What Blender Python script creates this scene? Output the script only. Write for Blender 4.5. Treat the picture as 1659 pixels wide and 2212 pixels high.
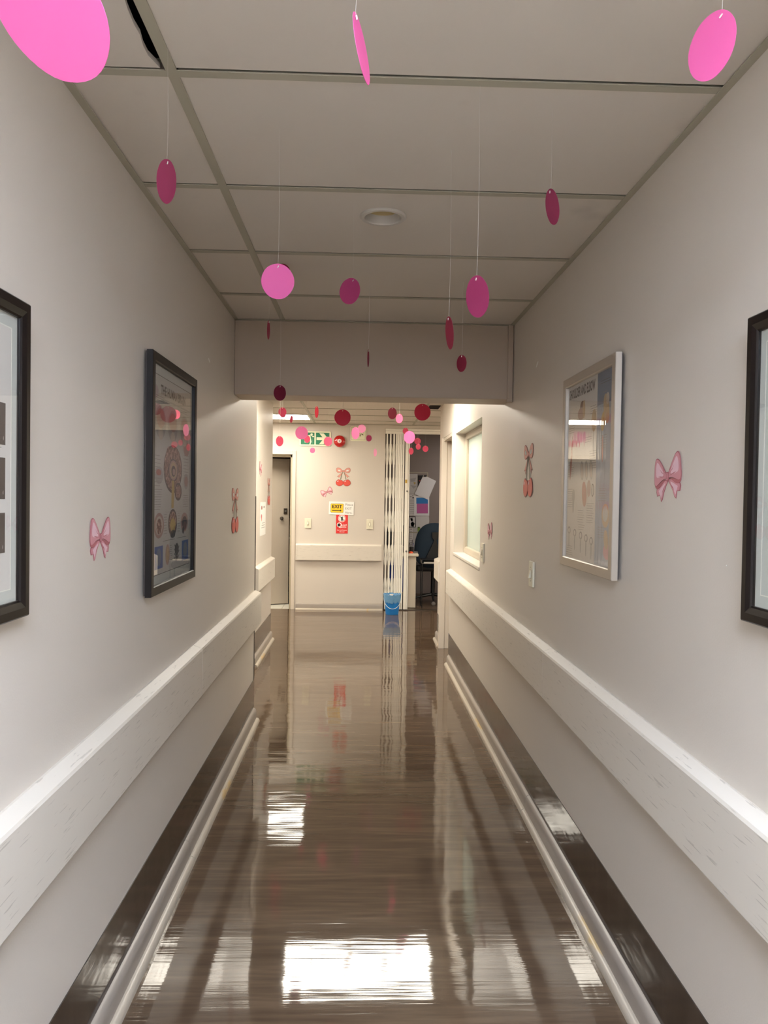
import bpy, bmesh, math, random
from mathutils import Vector, Matrix
random.seed(7)
S = bpy.context.scene
for o in list(bpy.data.objects): bpy.data.objects.remove(o, do_unlink=True)
COL = S.collection
# ------------------------------------------------------------------ camera
W_, H_ = 1659, 2212
YAW, PITCH, ROLL, FPX = 0.03005, -0.01972, 0.01508, 1643.67
EYE = 1.427
cy, sy, cp, sp = math.cos(YAW), math.sin(YAW), math.cos(PITCH), math.sin(PITCH)
fwd = Vector((sy*cp, cy*cp, sp)); r0 = Vector((cy, -sy, 0)); u0 = r0.cross(fwd)
rt = math.cos(ROLL)*r0 + math.sin(ROLL)*u0
up = -math.sin(ROLL)*r0 + math.cos(ROLL)*u0
cd = bpy.data.cameras.new('camera'); cam = bpy.data.objects.new('camera', cd); COL.objects.link(cam)
cd.sensor_fit = 'HORIZONTAL'; cd.sensor_width = 36; cd.lens = FPX*36/W_
cd.clip_start = .02
cam.matrix_world = Matrix(((rt.x, up.x, -fwd.x, 0), (rt.y, up.y, -fwd.y, 0), (rt.z, up.z, -fwd.z, EYE), (0, 0, 0, 1)))
S.camera = cam
# ------------------------------------------------------------------ world, exposure, lamp strengths
wd = bpy.data.worlds.new('world'); S.world = wd; wd.use_nodes = True
wd.node_tree.nodes['Background'].inputs[0].default_value = (.5, .45, .4, 1)
wd.node_tree.nodes['Background'].inputs[1].default_value = .15
S.view_settings.view_transform = 'Standard'; S.view_settings.look = 'None'
S.view_settings.exposure = 0; S.view_settings.gamma = 1; S.view_settings.use_curve_mapping = False
PANEL_FAR = ((1.0, .925, .79), 18.0)
FILL_SIDE = ((1.0, .925, .79), 22.0)  # fill panels added in the lobby wings, unseen, to brighten the end wall
PANEL_MID = ((1.0, .93, .80), 33.0)
PANEL_NEAR = ((.81, .93, 1.15), 92.0)
ROOM_FILL = ((.90, .86, .92), 26)  # fill added to lift the dark office, its source unseen

# ------------------------------------------------------------------ helpers
def lin(c): return tuple(((v/255)/12.92 if v/255 <= .04045 else ((v/255+.055)/1.055)**2.4) for v in c)
def ray(px, py):
    d = fwd + rt*((px-W_/2)/FPX) - up*((py-H_/2)/FPX)
    return d/d.y
def atY(px, py, Y): p = ray(px, py)*Y; return Vector((p.x, p.y, p.z+EYE))     # pixel -> point on the plane y = Y
M = {}
def mat(key, rgb, rough=.6, metal=0, spec=.5, var=.06, vscale=6, bump=0, bscale=60, coat=0, stretch=(1, 1, 1), rvar=0):
    m = bpy.data.materials.new(key); m.use_nodes = True; nt = m.node_tree; N = nt.nodes; L = nt.links
    b = N['Principled BSDF']; b.inputs['Roughness'].default_value = rough; b.inputs['Metallic'].default_value = metal
    b.inputs['Specular IOR Level'].default_value = spec; b.inputs['Coat Weight'].default_value = coat; b.inputs['Coat Roughness'].default_value = .1
    tc = N.new('ShaderNodeTexCoord'); mp = N.new('ShaderNodeMapping'); mp.inputs['Scale'].default_value = stretch
    L.new(tc.outputs['Object'], mp.inputs[0])
    no = N.new('ShaderNodeTexNoise'); no.inputs['Scale'].default_value = vscale; no.inputs['Detail'].default_value = 4
    L.new(mp.outputs[0], no.inputs[0])
    mx = N.new('ShaderNodeMix'); mx.data_type = 'RGBA'; c = lin(rgb)
    mx.inputs[6].default_value = (*[v*(1-var) for v in c], 1); mx.inputs[7].default_value = (*[min(1, v*(1+var)) for v in c], 1)
    L.new(no.outputs[0], mx.inputs[0]); L.new(mx.outputs[2], b.inputs['Base Color'])
    if bump:
        n2 = N.new('ShaderNodeTexNoise'); n2.inputs['Scale'].default_value = bscale; n2.inputs['Detail'].default_value = 3
        L.new(mp.outputs[0], n2.inputs[0]); bp = N.new('ShaderNodeBump'); bp.inputs['Strength'].default_value = bump; bp.inputs['Distance'].default_value = .002
        L.new(n2.outputs[0], bp.inputs['Height']); L.new(bp.outputs[0], b.inputs['Normal'])
    if rvar:
        mr = N.new('ShaderNodeMapRange'); mr.inputs[3].default_value = max(0, rough-rvar); mr.inputs[4].default_value = rough+rvar
        L.new(no.outputs[0], mr.inputs[0]); L.new(mr.outputs[0], b.inputs['Roughness'])
    M[key] = m; return m
def spots(key, rgb2, scale, thr, soft=.04, stretch=(1, 1, 1), amount=1):
    """wear or stains of a second colour where a noise passes a threshold"""
    nt = M[key].node_tree; N = nt.nodes; L = nt.links; b = N['Principled BSDF']
    src = b.inputs['Base Color'].links[0].from_socket
    tc = N.new('ShaderNodeTexCoord'); mp = N.new('ShaderNodeMapping'); mp.inputs['Scale'].default_value = stretch
    L.new(tc.outputs['Object'], mp.inputs[0]); no = N.new('ShaderNodeTexNoise'); no.inputs['Scale'].default_value = scale; no.inputs['Detail'].default_value = 5
    L.new(mp.outputs[0], no.inputs[0]); mr = N.new('ShaderNodeMapRange'); mr.inputs[1].default_value = thr; mr.inputs[2].default_value = thr+soft; mr.inputs[4].default_value = amount
    L.new(no.outputs[0], mr.inputs[0]); mx = N.new('ShaderNodeMix'); mx.data_type = 'RGBA'
    L.new(mr.outputs[0], mx.inputs[0]); L.new(src, mx.inputs[6]); mx.inputs[7].default_value = (*lin(rgb2), 1)
    L.new(mx.outputs[2], b.inputs['Base Color'])
def emit(key, col, s):
    m = bpy.data.materials.new(key); m.use_nodes = True; nt = m.node_tree; nt.nodes.remove(nt.nodes['Principled BSDF'])
    e = nt.nodes.new('ShaderNodeEmission'); e.inputs[0].default_value = (*col, 1); e.inputs[1].default_value = s
    nt.links.new(e.outputs[0], nt.nodes['Material Output'].inputs[0]); M[key] = m
def glass(key, wave=0, ior=1.5, rough=.01):
    m = bpy.data.materials.new(key); m.use_nodes = True; nt = m.node_tree; N = nt.nodes; L = nt.links; N.remove(N['Principled BSDF'])
    t = N.new('ShaderNodeBsdfTransparent'); g = N.new('ShaderNodeBsdfGlossy'); g.inputs['Roughness'].default_value = rough
    lw = N.new('ShaderNodeLayerWeight'); lw.inputs[0].default_value = .5; pw = N.new('ShaderNodeMath'); pw.operation = 'POWER'; pw.inputs[1].default_value = 5
    fr = N.new('ShaderNodeMapRange'); fr.inputs[3].default_value = ((ior-1)/(ior+1))**2; fr.inputs[4].default_value = 1; mx = N.new('ShaderNodeMixShader')
    L.new(lw.outputs['Facing'], pw.inputs[0]); L.new(pw.outputs[0], fr.inputs[0]); L.new(fr.outputs[0], mx.inputs[0]); L.new(t.outputs[0], mx.inputs[1]); L.new(g.outputs[0], mx.inputs[2]); L.new(mx.outputs[0], N['Material Output'].inputs[0])
    if wave:
        tc = N.new('ShaderNodeTexCoord'); mp = N.new('ShaderNodeMapping'); mp.inputs['Scale'].default_value = (1, 42, 2.2); mp.inputs['Rotation'].default_value = (.12, 0, 0)
        no = N.new('ShaderNodeTexNoise'); no.inputs['Scale'].default_value = 1.3; no.inputs['Detail'].default_value = 2
        bp = N.new('ShaderNodeBump'); bp.inputs['Strength'].default_value = wave; bp.inputs['Distance'].default_value = .004
        L.new(tc.outputs['Object'], mp.inputs[0]); L.new(mp.outputs[0], no.inputs[0]); L.new(no.outputs[0], bp.inputs['Height'])
        L.new(bp.outputs[0], g.inputs['Normal'])
    M[key] = m

def translucent(key, amount):
    nt = M[key].node_tree; N = nt.nodes; L = nt.links; b = N['Principled BSDF']; src = b.inputs['Base Color'].links[0].from_socket
    t = N.new('ShaderNodeBsdfTranslucent'); L.new(src, t.inputs[0]); mx = N.new('ShaderNodeMixShader'); mx.inputs[0].default_value = amount
    L.new(b.outputs[0], mx.inputs[1]); L.new(t.outputs[0], mx.inputs[2]); L.new(mx.outputs[0], N['Material Output'].inputs[0])
class MB:
    """mesh builder; f maps local (u, v, w) into the world"""
    def __init__(s, f=None): s.v = []; s.f = []; s.m = []; s.k = []; s.t = f or (lambda u, v, w: (u, v, w)); s.sm = False
    def mi(s, k):
        if k not in s.k: s.k.append(k)
        return s.k.index(k)
    def raw(s, vs, fs, k):
        n = len(s.v); s.v += [s.t(*p) for p in vs]; i = s.mi(k)
        for f in fs: s.f.append([n+j for j in f]); s.m.append(i)
    def box(s, a, b, k):
        (x0, y0, z0), (x1, y1, z1) = a, b
        s.raw([(x0, y0, z0), (x1, y0, z0), (x1, y1, z0), (x0, y1, z0), (x0, y0, z1), (x1, y0, z1), (x1, y1, z1), (x0, y1, z1)],
              [(0, 3, 2, 1), (4, 5, 6, 7), (0, 1, 5, 4), (1, 2, 6, 5), (2, 3, 7, 6), (3, 0, 4, 7)], k)
    def poly(s, pts, w, k):                       # flat polygon in the u, v plane
        s.raw([(p[0], p[1], w) for p in pts], [list(range(len(pts)))], k)
    def slab(s, pts, w0, w1, k, kside=None):       # extruded polygon
        n = len(pts); s.raw([(p[0], p[1], w0) for p in pts]+[(p[0], p[1], w1) for p in pts], [list(range(n))[::-1], list(range(n, 2*n))], k)
        s.raw([(p[0], p[1], w0) for p in pts]+[(p[0], p[1], w1) for p in pts], [(i, (i+1) % n, n+(i+1) % n, n+i) for i in range(n)], kside or k)
    def sweep(s, prof, a, b, k, axis=0):           # profile of (w, v) pushed along u from a to b
        n = len(prof); q = [(a, v, w) for w, v in prof]+[(b, v, w) for w, v in prof]
        s.raw(q, [(i, (i+1) % n, n+(i+1) % n, n+i) for i in range(n)]+[list(range(n))[::-1], list(range(n, 2*n))], k)
    def tube(s, path, r, k, n=8, r2=None):
        path = [Vector(p) for p in path]; vs = []; fs = []
        for i, p in enumerate(path):
            d = (path[min(i+1, len(path)-1)]-path[max(i-1, 0)]).normalized()
            a = d.orthogonal().normalized(); 
            if i and vs:
                a = (a0 - d*a0.dot(d)).normalized()
            a0 = a; b = d.cross(a); rr = r if r2 is None else r+(r2-r)*i/(len(path)-1)
            vs += [tuple(p+rr*(math.cos(2*math.pi*j/n)*a+math.sin(2*math.pi*j/n)*b)) for j in range(n)]
        for i in range(len(path)-1):
            for j in range(n): fs.append((i*n+j, i*n+(j+1) % n, (i+1)*n+(j+1) % n, (i+1)*n+j))
        fs += [list(range(n))[::-1], [(len(path)-1)*n+j for j in range(n)]]
        s.raw(vs, fs, k)
    def lathe(s, c, prof, k, n=40, axis='z', close=True):   # profile of (radius, height) around c
        vs = []; fs = []
        for r, h in prof:
            for j in range(n):
                a = 2*math.pi*j/n; q = (r*math.cos(a), r*math.sin(a), h)
                if axis == 'y': q = (q[0], -q[2], q[1])
                vs.append((c[0]+q[0], c[1]+q[1], c[2]+q[2]))
        for i in range(len(prof)-1):
            for j in range(n): fs.append((i*n+j, i*n+(j+1) % n, (i+1)*n+(j+1) % n, (i+1)*n+j))
        if close: fs += [list(range(n))[::-1], [(len(prof)-1)*n+j for j in range(n)]]
        s.raw(vs, fs, k)
    def ring(s, u0, u1, v0, v1, prof, k):          # mitred picture-frame moulding; prof of (inset, w)
        vs = []
        for i, w in prof: vs += [(u0+i, v0+i, w), (u1-i, v0+i, w), (u1-i, v1-i, w), (u0+i, v1-i, w)]
        n = len(prof); fs = []
        for a in range(n):
            b = (a+1) % n
            for j in range(4): fs.append((a*4+j, a*4+(j+1) % 4, b*4+(j+1) % 4, b*4+j))
        s.raw(vs, fs, k)
    def text(s, txt, u, v, size, k, w, sx=1, align='L', bold=0, ang=0):
        vs, fs, wd_ = glyphs(txt, bold)
        off = {'L': 0, 'C': -wd_/2, 'R': -wd_}[align]; c, sn = math.cos(ang), math.sin(ang)
        q = []
        for x, y in vs:
            x = (x+off)*size*sx; y = y*size
            q.append((u+x*c-y*sn, v+x*sn+y*c, w))
        s.raw(q, fs, k)
    def build(s, name, parent=None, smooth=False, origin=None, bevel=0, normals=True):
        c = Vector(origin) if origin else sum((Vector(p) for p in s.v), Vector())/len(s.v)
        me = bpy.data.meshes.new(name); me.from_pydata([tuple(Vector(p)-c) for p in s.v], [], s.f)
        for k in s.k: me.materials.append(M[k])
        for p, i in zip(me.polygons, s.m): p.material_index = i
        if normals:
            bm = bmesh.new(); bm.from_mesh(me)
            if smooth or bevel: bmesh.ops.remove_doubles(bm, verts=bm.verts, dist=1e-6)
            bmesh.ops.recalc_face_normals(bm, faces=bm.faces); bm.to_mesh(me); bm.free()
        if smooth:
            for p in me.polygons: p.use_smooth = True
            try: me.set_sharp_from_angle(angle=math.radians(35))
            except Exception: pass
        o = bpy.data.objects.new(name, me); COL.objects.link(o)
        put(o, c, parent)
        if bevel:
            b = o.modifiers.new('bevel', 'BEVEL'); b.width = bevel; b.segments = 2; b.limit_method = 'ANGLE'
        return o
WP = {}
def put(o, c, parent=None):
    c = Vector(c); WP[o.name] = c
    if parent is not None: o.parent = parent; o.location = c-WP[parent.name]
    else: o.location = c
_G = {}
def glyphs(txt, bold=0):
    if (txt, bold) in _G: return _G[(txt, bold)]
    cu = bpy.data.curves.new('t', 'FONT'); cu.body = txt; cu.resolution_u = 2; cu.offset = bold; cu.space_character = 1+bold*2
    o = bpy.data.objects.new('t', cu); COL.objects.link(o); dg = bpy.context.evaluated_depsgraph_get()
    me = bpy.data.meshes.new_from_object(o.evaluated_get(dg)); vs = [(v.co.x, v.co.y) for v in me.vertices]; fs = [list(p.vertices) for p in me.polygons]
    bpy.data.objects.remove(o); bpy.data.curves.remove(cu); bpy.data.meshes.remove(me)
    _G[(txt, bold)] = (vs, fs, max([v[0] for v in vs] or [0])); return _G[(txt, bold)]
def tag(o, label=None, cat=None, group=None, kind=None):
    if label: o['label'] = label
    if cat: o['category'] = cat
    if group: o['group'] = group
    if kind: o['kind'] = kind
    return o
def empty(name, loc):
    o = bpy.data.objects.new(name, None); COL.objects.link(o); put(o, loc); o.empty_display_size = .05; return o
def struct(o): o['kind'] = 'structure'; return o
def ell(cx, cy_, rx, ry, n=24, a=0):
    return [(cx+rx*math.cos(t)*math.cos(a)-ry*math.sin(t)*math.sin(a), cy_+rx*math.cos(t)*math.sin(a)+ry*math.sin(t)*math.cos(a)) for t in [2*math.pi*i/n for i in range(n)]]
def rrect(x0, y0, x1, y1, r, n=5):
    p = []
    for cx, cy_, a in ((x1-r, y0+r, -90), (x1-r, y1-r, 0), (x0+r, y1-r, 90), (x0+r, y0+r, 180)):
        p += [(cx+r*math.cos(math.radians(a+90*i/n)), cy_+r*math.sin(math.radians(a+90*i/n))) for i in range(n+1)]
    return p
# wall frames: u to the viewer's right, v up from the floor, w out of the wall
XL = lambda y: -.669+.001*y
XR = lambda y: .799-.0045*y
WL = lambda u, v, w: (XL(u)+w, u, v)                    # left wall, u = depth
WR = lambda u, v, w: (XR(-u)-w, -u, v)                  # right wall, u = -depth
YE = 9.55
WE = lambda u, v, w: (u, YE-w, v)                       # end wall of the lobby
YB = 11.25
WB = lambda u, v, w: (u, YB-w, v)                       # back wall of the office
XL2, XR2 = -.882, .785
WL2 = lambda u, v, w: (XL2+w, u, v)
WR2 = lambda u, v, w: (XR2-w, -u, v)
CZ = 2.330

# ------------------------------------------------------------------ materials
mat('wall_paint', (214, 205, 193), .42, var=.02, vscale=1.5, bump=.12, bscale=220, spec=.4)
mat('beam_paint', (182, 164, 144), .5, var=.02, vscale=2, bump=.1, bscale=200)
mat('rail_paint', (220, 212, 199), .33, var=.03, vscale=3, spec=.5, stretch=(1, .3, 3))
spots('rail_paint', (150, 140, 126), 10, .635, .03, (1, 1.0, 20), .42)
mat('skirt_paint', (158, 148, 137), .32, var=.05, vscale=5)
mat('quarter_paint', (184, 173, 156), .3, var=.05, vscale=5)
spots('quarter_paint', (196, 165, 105), 4, .62, .03, (1, .4, 1), .8)
mat('tile_board', (214, 205, 192), .8, var=.03, vscale=2, bump=.05, bscale=150)
spots('tile_board', (165, 156, 146), 2.3, .66, .12, (1, 1, 1), .4)
mat('tee_paint', (172, 166, 146), .5, var=.03)
mat('void_black', (12, 11, 10), .9, var=.1)
mat('door_frame_paint', (216, 205, 190), .35, var=.02)
mat('door_leaf_paint', (180, 168, 152), .5, var=.03)
mat('frosted', (176, 190, 180), .22, var=.015, vscale=2, spec=.5)
mat('sill_paint', (214, 206, 194), .35, var=.02)
mat('window_frame_paint', (176, 164, 146), .4, var=.03)
mat('black_frame', (20, 14, 12), .33, var=.15, spec=.35)
mat('black_satin', (24, 19, 16), .45, var=.1, spec=.3)
mat('silver_frame', (190, 180, 166), .42, metal=.6, var=.04)
mat('mat_board', (206, 210, 202), .8, var=.015)
mat('mat_bevel', (240, 240, 228), .7, var=.01)
mat('paper', (226, 222, 214), .75, var=.015)
mat('paper_grey', (204, 201, 193), .75, var=.02)
mat('paper_white', (246, 244, 238), .7, var=.01)
mat('print_black', (26, 22, 22), .6, var=.05)
mat('print_dark', (70, 62, 58), .6, var=.1, vscale=60)
mat('print_grey', (140, 135, 130), .7, var=.06)
mat('print_light', (176, 172, 166), .7, var=.05)
mat('brain_brown', (112, 76, 66), .7, var=.35, vscale=70)
mat('brain_fold', (118, 74, 62), .7, var=.1)
spots('brain_fold', (206, 168, 150), 95, .52, .03, (1, 1, .7))
spots('brain_fold', (60, 36, 34), 80, .60, .03, (1, 1, .7))
mat('brain_dark', (62, 40, 38), .7, var=.2, vscale=60)
mat('brain_pink', (178, 142, 132), .7, var=.2, vscale=60)
mat('brain_tan', (196, 168, 128), .7, var=.15, vscale=60)
mat('print_yellow', (196, 168, 90), .7, var=.15, vscale=50)
mat('print_blue', (62, 98, 160), .7, var=.2, vscale=40)
mat('print_paleblue', (160, 172, 188), .7, var=.06)
mat('print_slate', (110, 126, 146), .7, var=.06)
mat('print_red', (178, 100, 92), .7, var=.15, vscale=50)
mat('print_skin', (206, 192, 176), .7, var=.08, vscale=30)
mat('mri', (66, 58, 58), .5, var=.5, vscale=90)
spots('mri', (190, 185, 180), 60, .63, .04, (1, 1, .5))
mat('disc_pale_lit', (255, 178, 216), .5, var=.02)  # lighter copy of disc_light; brightness of the lit far discs put into the colour
mat('disc_crimson_lit', (200, 62, 94), .5, var=.03)  # brighter copy of disc_crimson, the far discs' light painted in
mat('disc_light', (246, 124, 194), .5, var=.02)
mat('disc_pink', (190, 78, 122), .5, var=.03)
mat('disc_hot', (250, 112, 150), .5, var=.03)
mat('disc_magenta', (196, 74, 130), .5, var=.03)
mat('disc_crimson', (180, 58, 88), .5, var=.03)
mat('disc_maroon', (136, 32, 62), .5, var=.03)
mat('nylon', (235, 232, 225), .25, var=.02)
mat('knot_white', (240, 236, 226), .3, var=.02)
mat('bow_line', (178, 102, 108), .6, var=.05)
mat('bow_mid', (214, 150, 156), .6, var=.10, vscale=30)
mat('bow_light', (236, 198, 206), .6, var=.06, vscale=30)
mat('bow_deep', (184, 108, 112), .6, var=.08, vscale=30)
mat('cher_line', (176, 104, 92), .6, var=.05)
mat('cher_bow', (222, 156, 140), .6, var=.05)
mat('cher_red', (222, 84, 70), .45, var=.06)
mat('cher_dark', (164, 54, 46), .5, var=.06)
mat('cher_stem', (108, 96, 70), .6, var=.05)
mat('sign_green', (22, 122, 84), .5, var=.03)
mat('sign_cream', (242, 240, 208), .5, var=.02)
mat('sign_yellow', (252, 202, 40), .5, var=.02)
mat('sign_red', (226, 48, 46), .5, var=.03)
mat('sign_brown', (112, 92, 60), .6, var=.05)
mat('bell_red', (190, 18, 22), .18, var=.04, coat=.5)
mat('bell_white', (238, 222, 220), .4, var=.02)
mat('switch_plastic', (232, 226, 202), .35, var=.02)
mat('switch_shade', (180, 170, 146), .4, var=.02)
mat('gate_paint', (246, 242, 230), .35, var=.03)
mat('gate_metal', (150, 146, 136), .3, metal=.6, var=.05)
mat('brass', (206, 168, 70), .35, metal=.5, var=.05)
mat('steel', (150, 148, 142), .3, metal=.8, var=.05)
mat('bucket_blue', (34, 128, 206), .3, var=.05, vscale=12)
mat('bag_film', (110, 160, 200), .25, var=.12, vscale=40)
mat('bag_white', (208, 214, 214), .3, var=.12, vscale=40)
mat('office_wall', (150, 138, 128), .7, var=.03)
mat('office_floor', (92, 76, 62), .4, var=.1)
mat('chair_fabric', (34, 50, 66), .9, var=.15, vscale=60, bump=.3, bscale=200)
mat('chair_black', (15, 15, 16), .45, var=.1)
mat('chair_grey', (112, 106, 102), .5, var=.05)
mat('desk_cream', (222, 210, 190), .45, var=.03)
mat('desk_top', (236, 226, 206), .35, var=.02)
mat('navy', (30, 56, 128), .5, var=.05)
mat('orange', (240, 100, 56), .5, var=.1)
mat('note_green', (150, 178, 84), .6, var=.05)
mat('poster_blue', (40, 130, 200), .5, var=.04)
mat('poster_pink', (200, 100, 160), .5, var=.06)
mat('white_tile', (214, 212, 200), .25, var=.03)
mat('grout', (130, 124, 114), .8, var=.05)
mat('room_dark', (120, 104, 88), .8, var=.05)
mat('lamp_rim', (196, 190, 180), .35, var=.02)
mat('lamp_inner', (214, 192, 140), .4, var=.1)
mat('lamp_frame', (228, 226, 220), .4, var=.02)
mat('corner_metal', (70, 62, 54), .35, metal=.4, var=.1)
for k_ in ('disc_pale_lit', 'disc_crimson_lit', 'disc_light', 'disc_pink', 'disc_hot', 'disc_magenta', 'disc_crimson', 'disc_maroon'): translucent(k_, .45)
glass('glass'); glass('film', wave=.05, ior=1.6)
emit('panel_far', *PANEL_FAR); emit('panel_mid', *PANEL_MID); emit('fill_side', *FILL_SIDE); emit('panel_near', *PANEL_NEAR); emit('room_fill', *ROOM_FILL)

def vinyl(key, a, b, c, axis_scale, bump_scale, rough, bs, bd):
    m = bpy.data.materials.new(key); m.use_nodes = True; nt = m.node_tree; N = nt.nodes; L = nt.links; P = N['Principled BSDF']
    tc = N.new('ShaderNodeTexCoord')
    def noise(scale_vec, sc, det, rot=(0, 0, 0)):
        mp = N.new('ShaderNodeMapping'); mp.inputs['Scale'].default_value = scale_vec; mp.inputs['Rotation'].default_value = rot; n = N.new('ShaderNodeTexNoise')
        n.inputs['Scale'].default_value = sc; n.inputs['Detail'].default_value = det; L.new(tc.outputs['Object'], mp.inputs[0]); L.new(mp.outputs[0], n.inputs[0]); return n
    g1 = noise(axis_scale, 1, 5); g2 = noise(tuple(4*v for v in axis_scale), 1, 3)
    cr = N.new('ShaderNodeValToRGB'); e = cr.color_ramp.elements
    e[0].position = .32; e[0].color = (*lin(a), 1); e[1].position = .72; e[1].color = (*lin(c), 1); x = e.new(.52); x.color = (*lin(b), 1)
    ad = N.new('ShaderNodeMath'); ad.operation = 'MULTIPLY_ADD'; ad.inputs[1].default_value = .3; L.new(g2.outputs[0], ad.inputs[0])
    sb = N.new('ShaderNodeMath'); sb.operation = 'MULTIPLY_ADD'; sb.inputs[1].default_value = .7; L.new(g1.outputs[0], sb.inputs[0]); L.new(ad.outputs[0], sb.inputs[2]); ad.inputs[2].default_value = 0
    L.new(sb.outputs[0], cr.inputs[0]); L.new(cr.outputs[0], P.inputs['Base Color'])
    P.inputs['Roughness'].default_value = rough; P.inputs['IOR'].default_value = 1.6
    w1 = noise(bump_scale[0], 1, 2); w2 = noise(bump_scale[1], 1, 2); w3 = noise(bump_scale[2], 1, 1)
    s1 = N.new('ShaderNodeMath'); s1.operation = 'MULTIPLY_ADD'; s1.inputs[1].default_value = bs[1]; L.new(w2.outputs[0], s1.inputs[0])
    s0 = N.new('ShaderNodeMath'); s0.operation = 'MULTIPLY'; s0.inputs[1].default_value = bs[0]; L.new(w1.outputs[0], s0.inputs[0]); L.new(s0.outputs[0], s1.inputs[2])
    s2 = N.new('ShaderNodeMath'); s2.operation = 'MULTIPLY_ADD'; s2.inputs[1].default_value = bs[2]; L.new(w3.outputs[0], s2.inputs[0]); L.new(s1.outputs[0], s2.inputs[2])
    bp = N.new('ShaderNodeBump'); bp.inputs['Strength'].default_value = 1; bp.inputs['Distance'].default_value = bd
    L.new(s2.outputs[0], bp.inputs['Height']); L.new(bp.outputs[0], P.inputs['Normal'])
    M[key] = m
vinyl('floor_vinyl', (80, 64, 50), (95, 78, 62), (114, 95, 76), (1.2, 16, 1), [(2.2, 5, 1), (2.0, 80, 1), (7, 2.5, 1)], .045, (1.0, .10, .30), .0020)
vinyl('strip_vinyl', (44, 35, 28), (58, 47, 39), (74, 61, 52), (1, 14, 1.5), [(1, 4, 14), (1, 8, 50), (1, 3, 6)], .13, (1.0, .12, .3), .0016)

# ------------------------------------------------------------------ the shell
b = MB(); b.box((-3.2, -3.1, -.05), (3.3, 9.62, 0), 'floor_vinyl'); struct(b.build('floor'))
b = MB(WL); b.box((-3, 0, -.15), (4.82, 2.45, 0), 'wall_paint'); struct(b.build('wall_left'))
b = MB(); b.box((-3.2, 4.72, 0), (-.815, 4.82, 2.45), 'wall_paint'); struct(b.build('wall_passage_near'))
b = MB(); b.box((-2.4, 4.82, 0), (-2.3, 6.28, 2.45), 'wall_paint'); struct(b.build('wall_passage_end'))
b = MB(); b.box((-3.2, 6.28, 0), (XL2, 7.55, 2.45), 'wall_paint'); struct(b.build('wall_left_far'))
b = MB(); b.box((-3.3, 7.55, 0), (-3.2, YE, 2.45), 'wall_paint'); struct(b.build('wall_lobby_left'))
b = MB(); b.box((3.2, 7.65, 0), (3.3, YE, 2.45), 'wall_paint'); struct(b.build('wall_lobby_right'))
b = MB(); b.box((-.85, -3.12, 0), (1.0, -3.0, 2.45), 'wall_paint'); struct(b.build('wall_back'))
# right wall with the window recess and the doorway
WIN = (4.93, 6.27, .957, 1.958); DR = (6.52, 7.20, 1.960)
b = MB(WR)
for y0, y1, z0, z1 in ((-3, WIN[0], 0, 2.45), (WIN[0], WIN[1], 0, WIN[2]), (WIN[0], WIN[1], WIN[3], 2.45), (WIN[1], DR[0], 0, 2.45), (DR[0], DR[1], DR[2]+.03, 2.45)):
    b.box((-y1, z0, -.13), (-y0, z1, 0), 'wall_paint')
struct(b.build('wall_right'))
b = MB(); b.box((XR2, 7.20, 0), (3.2, 7.65, 2.45), 'wall_paint'); struct(b.build('wall_right_far'))
# end wall: doorway on the left, gated opening on the right
DE = (-1.72, -.865, 1.945)     # doorway x0, x1, top
GE = (.290, 1.60, 2.285)       # gate opening
b = MB(WE)
for x0, x1, z0, z1 in ((-3.3, DE[0], 0, 2.45), (DE[0], DE[1], DE[2], 2.45), (DE[1], GE[0], 0, 2.45), (GE[0], GE[1], GE[2], 2.45), (GE[1], 3.3, 0, 2.45)):
    b.box((x0, z0, -.14), (x1, z1, 0), 'wall_paint')
struct(b.build('wall_end'))
# beam across the corridor
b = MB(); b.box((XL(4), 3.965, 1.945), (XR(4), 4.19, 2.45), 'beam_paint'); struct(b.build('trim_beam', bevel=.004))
b = MB(); b.box((.752, 3.945, 1.935), (.779, 3.965, CZ), 'beam_paint'); b.box((.748, 3.941, 1.93), (.779, 3.966, 1.944), 'beam_paint')
struct(b.build('trim_conduit', bevel=.003))

# ------------------------------------------------------------------ ceiling: plenum slab, tees, tiles
b = MB(); b.box((-3.3, -3.12, 2.45), (3.3, 9.7, 2.55), 'void_black'); ceil = struct(b.build('ceiling'))
def tile(x0, x1, y0, y1, ragged=False, hole=None):
    b = MB(); z0, z1 = CZ+.0015, CZ+.012
    if hole:
        hx, hy, hr = hole; n = 36; inner = []; outer = []
        for i in range(n):
            a = 2*math.pi*i/n; c, s_ = math.cos(a), math.sin(a); inner.append((hx+hr*c, hy+hr*s_))
            t = min([(x1-hx)/c if c > 1e-6 else 1e9, (x0-hx)/c if c < -1e-6 else 1e9, (y1-hy)/s_ if s_ > 1e-6 else 1e9, (y0-hy)/s_ if s_ < -1e-6 else 1e9])
            outer.append((hx+t*c, hy+t*s_))
        vs = [(p[0], p[1], z0) for p in inner+outer]; fs = [(i, (i+1) % n, n+(i+1) % n, n+i) for i in range(n)]
        for cx, cyy in ((x0, y0), (x1, y0), (x1, y1), (x0, y1)):      # corner triangles
            a = math.atan2(cyy-hy, cx-hx) % (2*math.pi); i = int(a/(2*math.pi)*n) % n
            vs.append((cx, cyy, z0)); fs.append((n+i, n+(i+1) % n, len(vs)-1))
        b.raw(vs, fs, 'tile_board')
    elif ragged:
        p = [(x0, y0)]+[(x1-g-random.uniform(0, .003), y0+(y1-y0)*t) for t, g in ((0, .008), (.15, .010), (.3, .012), (.42, .011), (.5, .016), (.58, .015), (.66, .019), (.74, .022), (.8, .020), (.86, .026), (.92, .024), (.965, .018), (1, .012))]+[(x0, y1)]
        b.slab(p, z0, z1, 'tile_board')
    else: b.box((x0, y0, z0), (x1, y1, z1), 'tile_board')
    return b.build('ceiling_tile', ceil)
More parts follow.
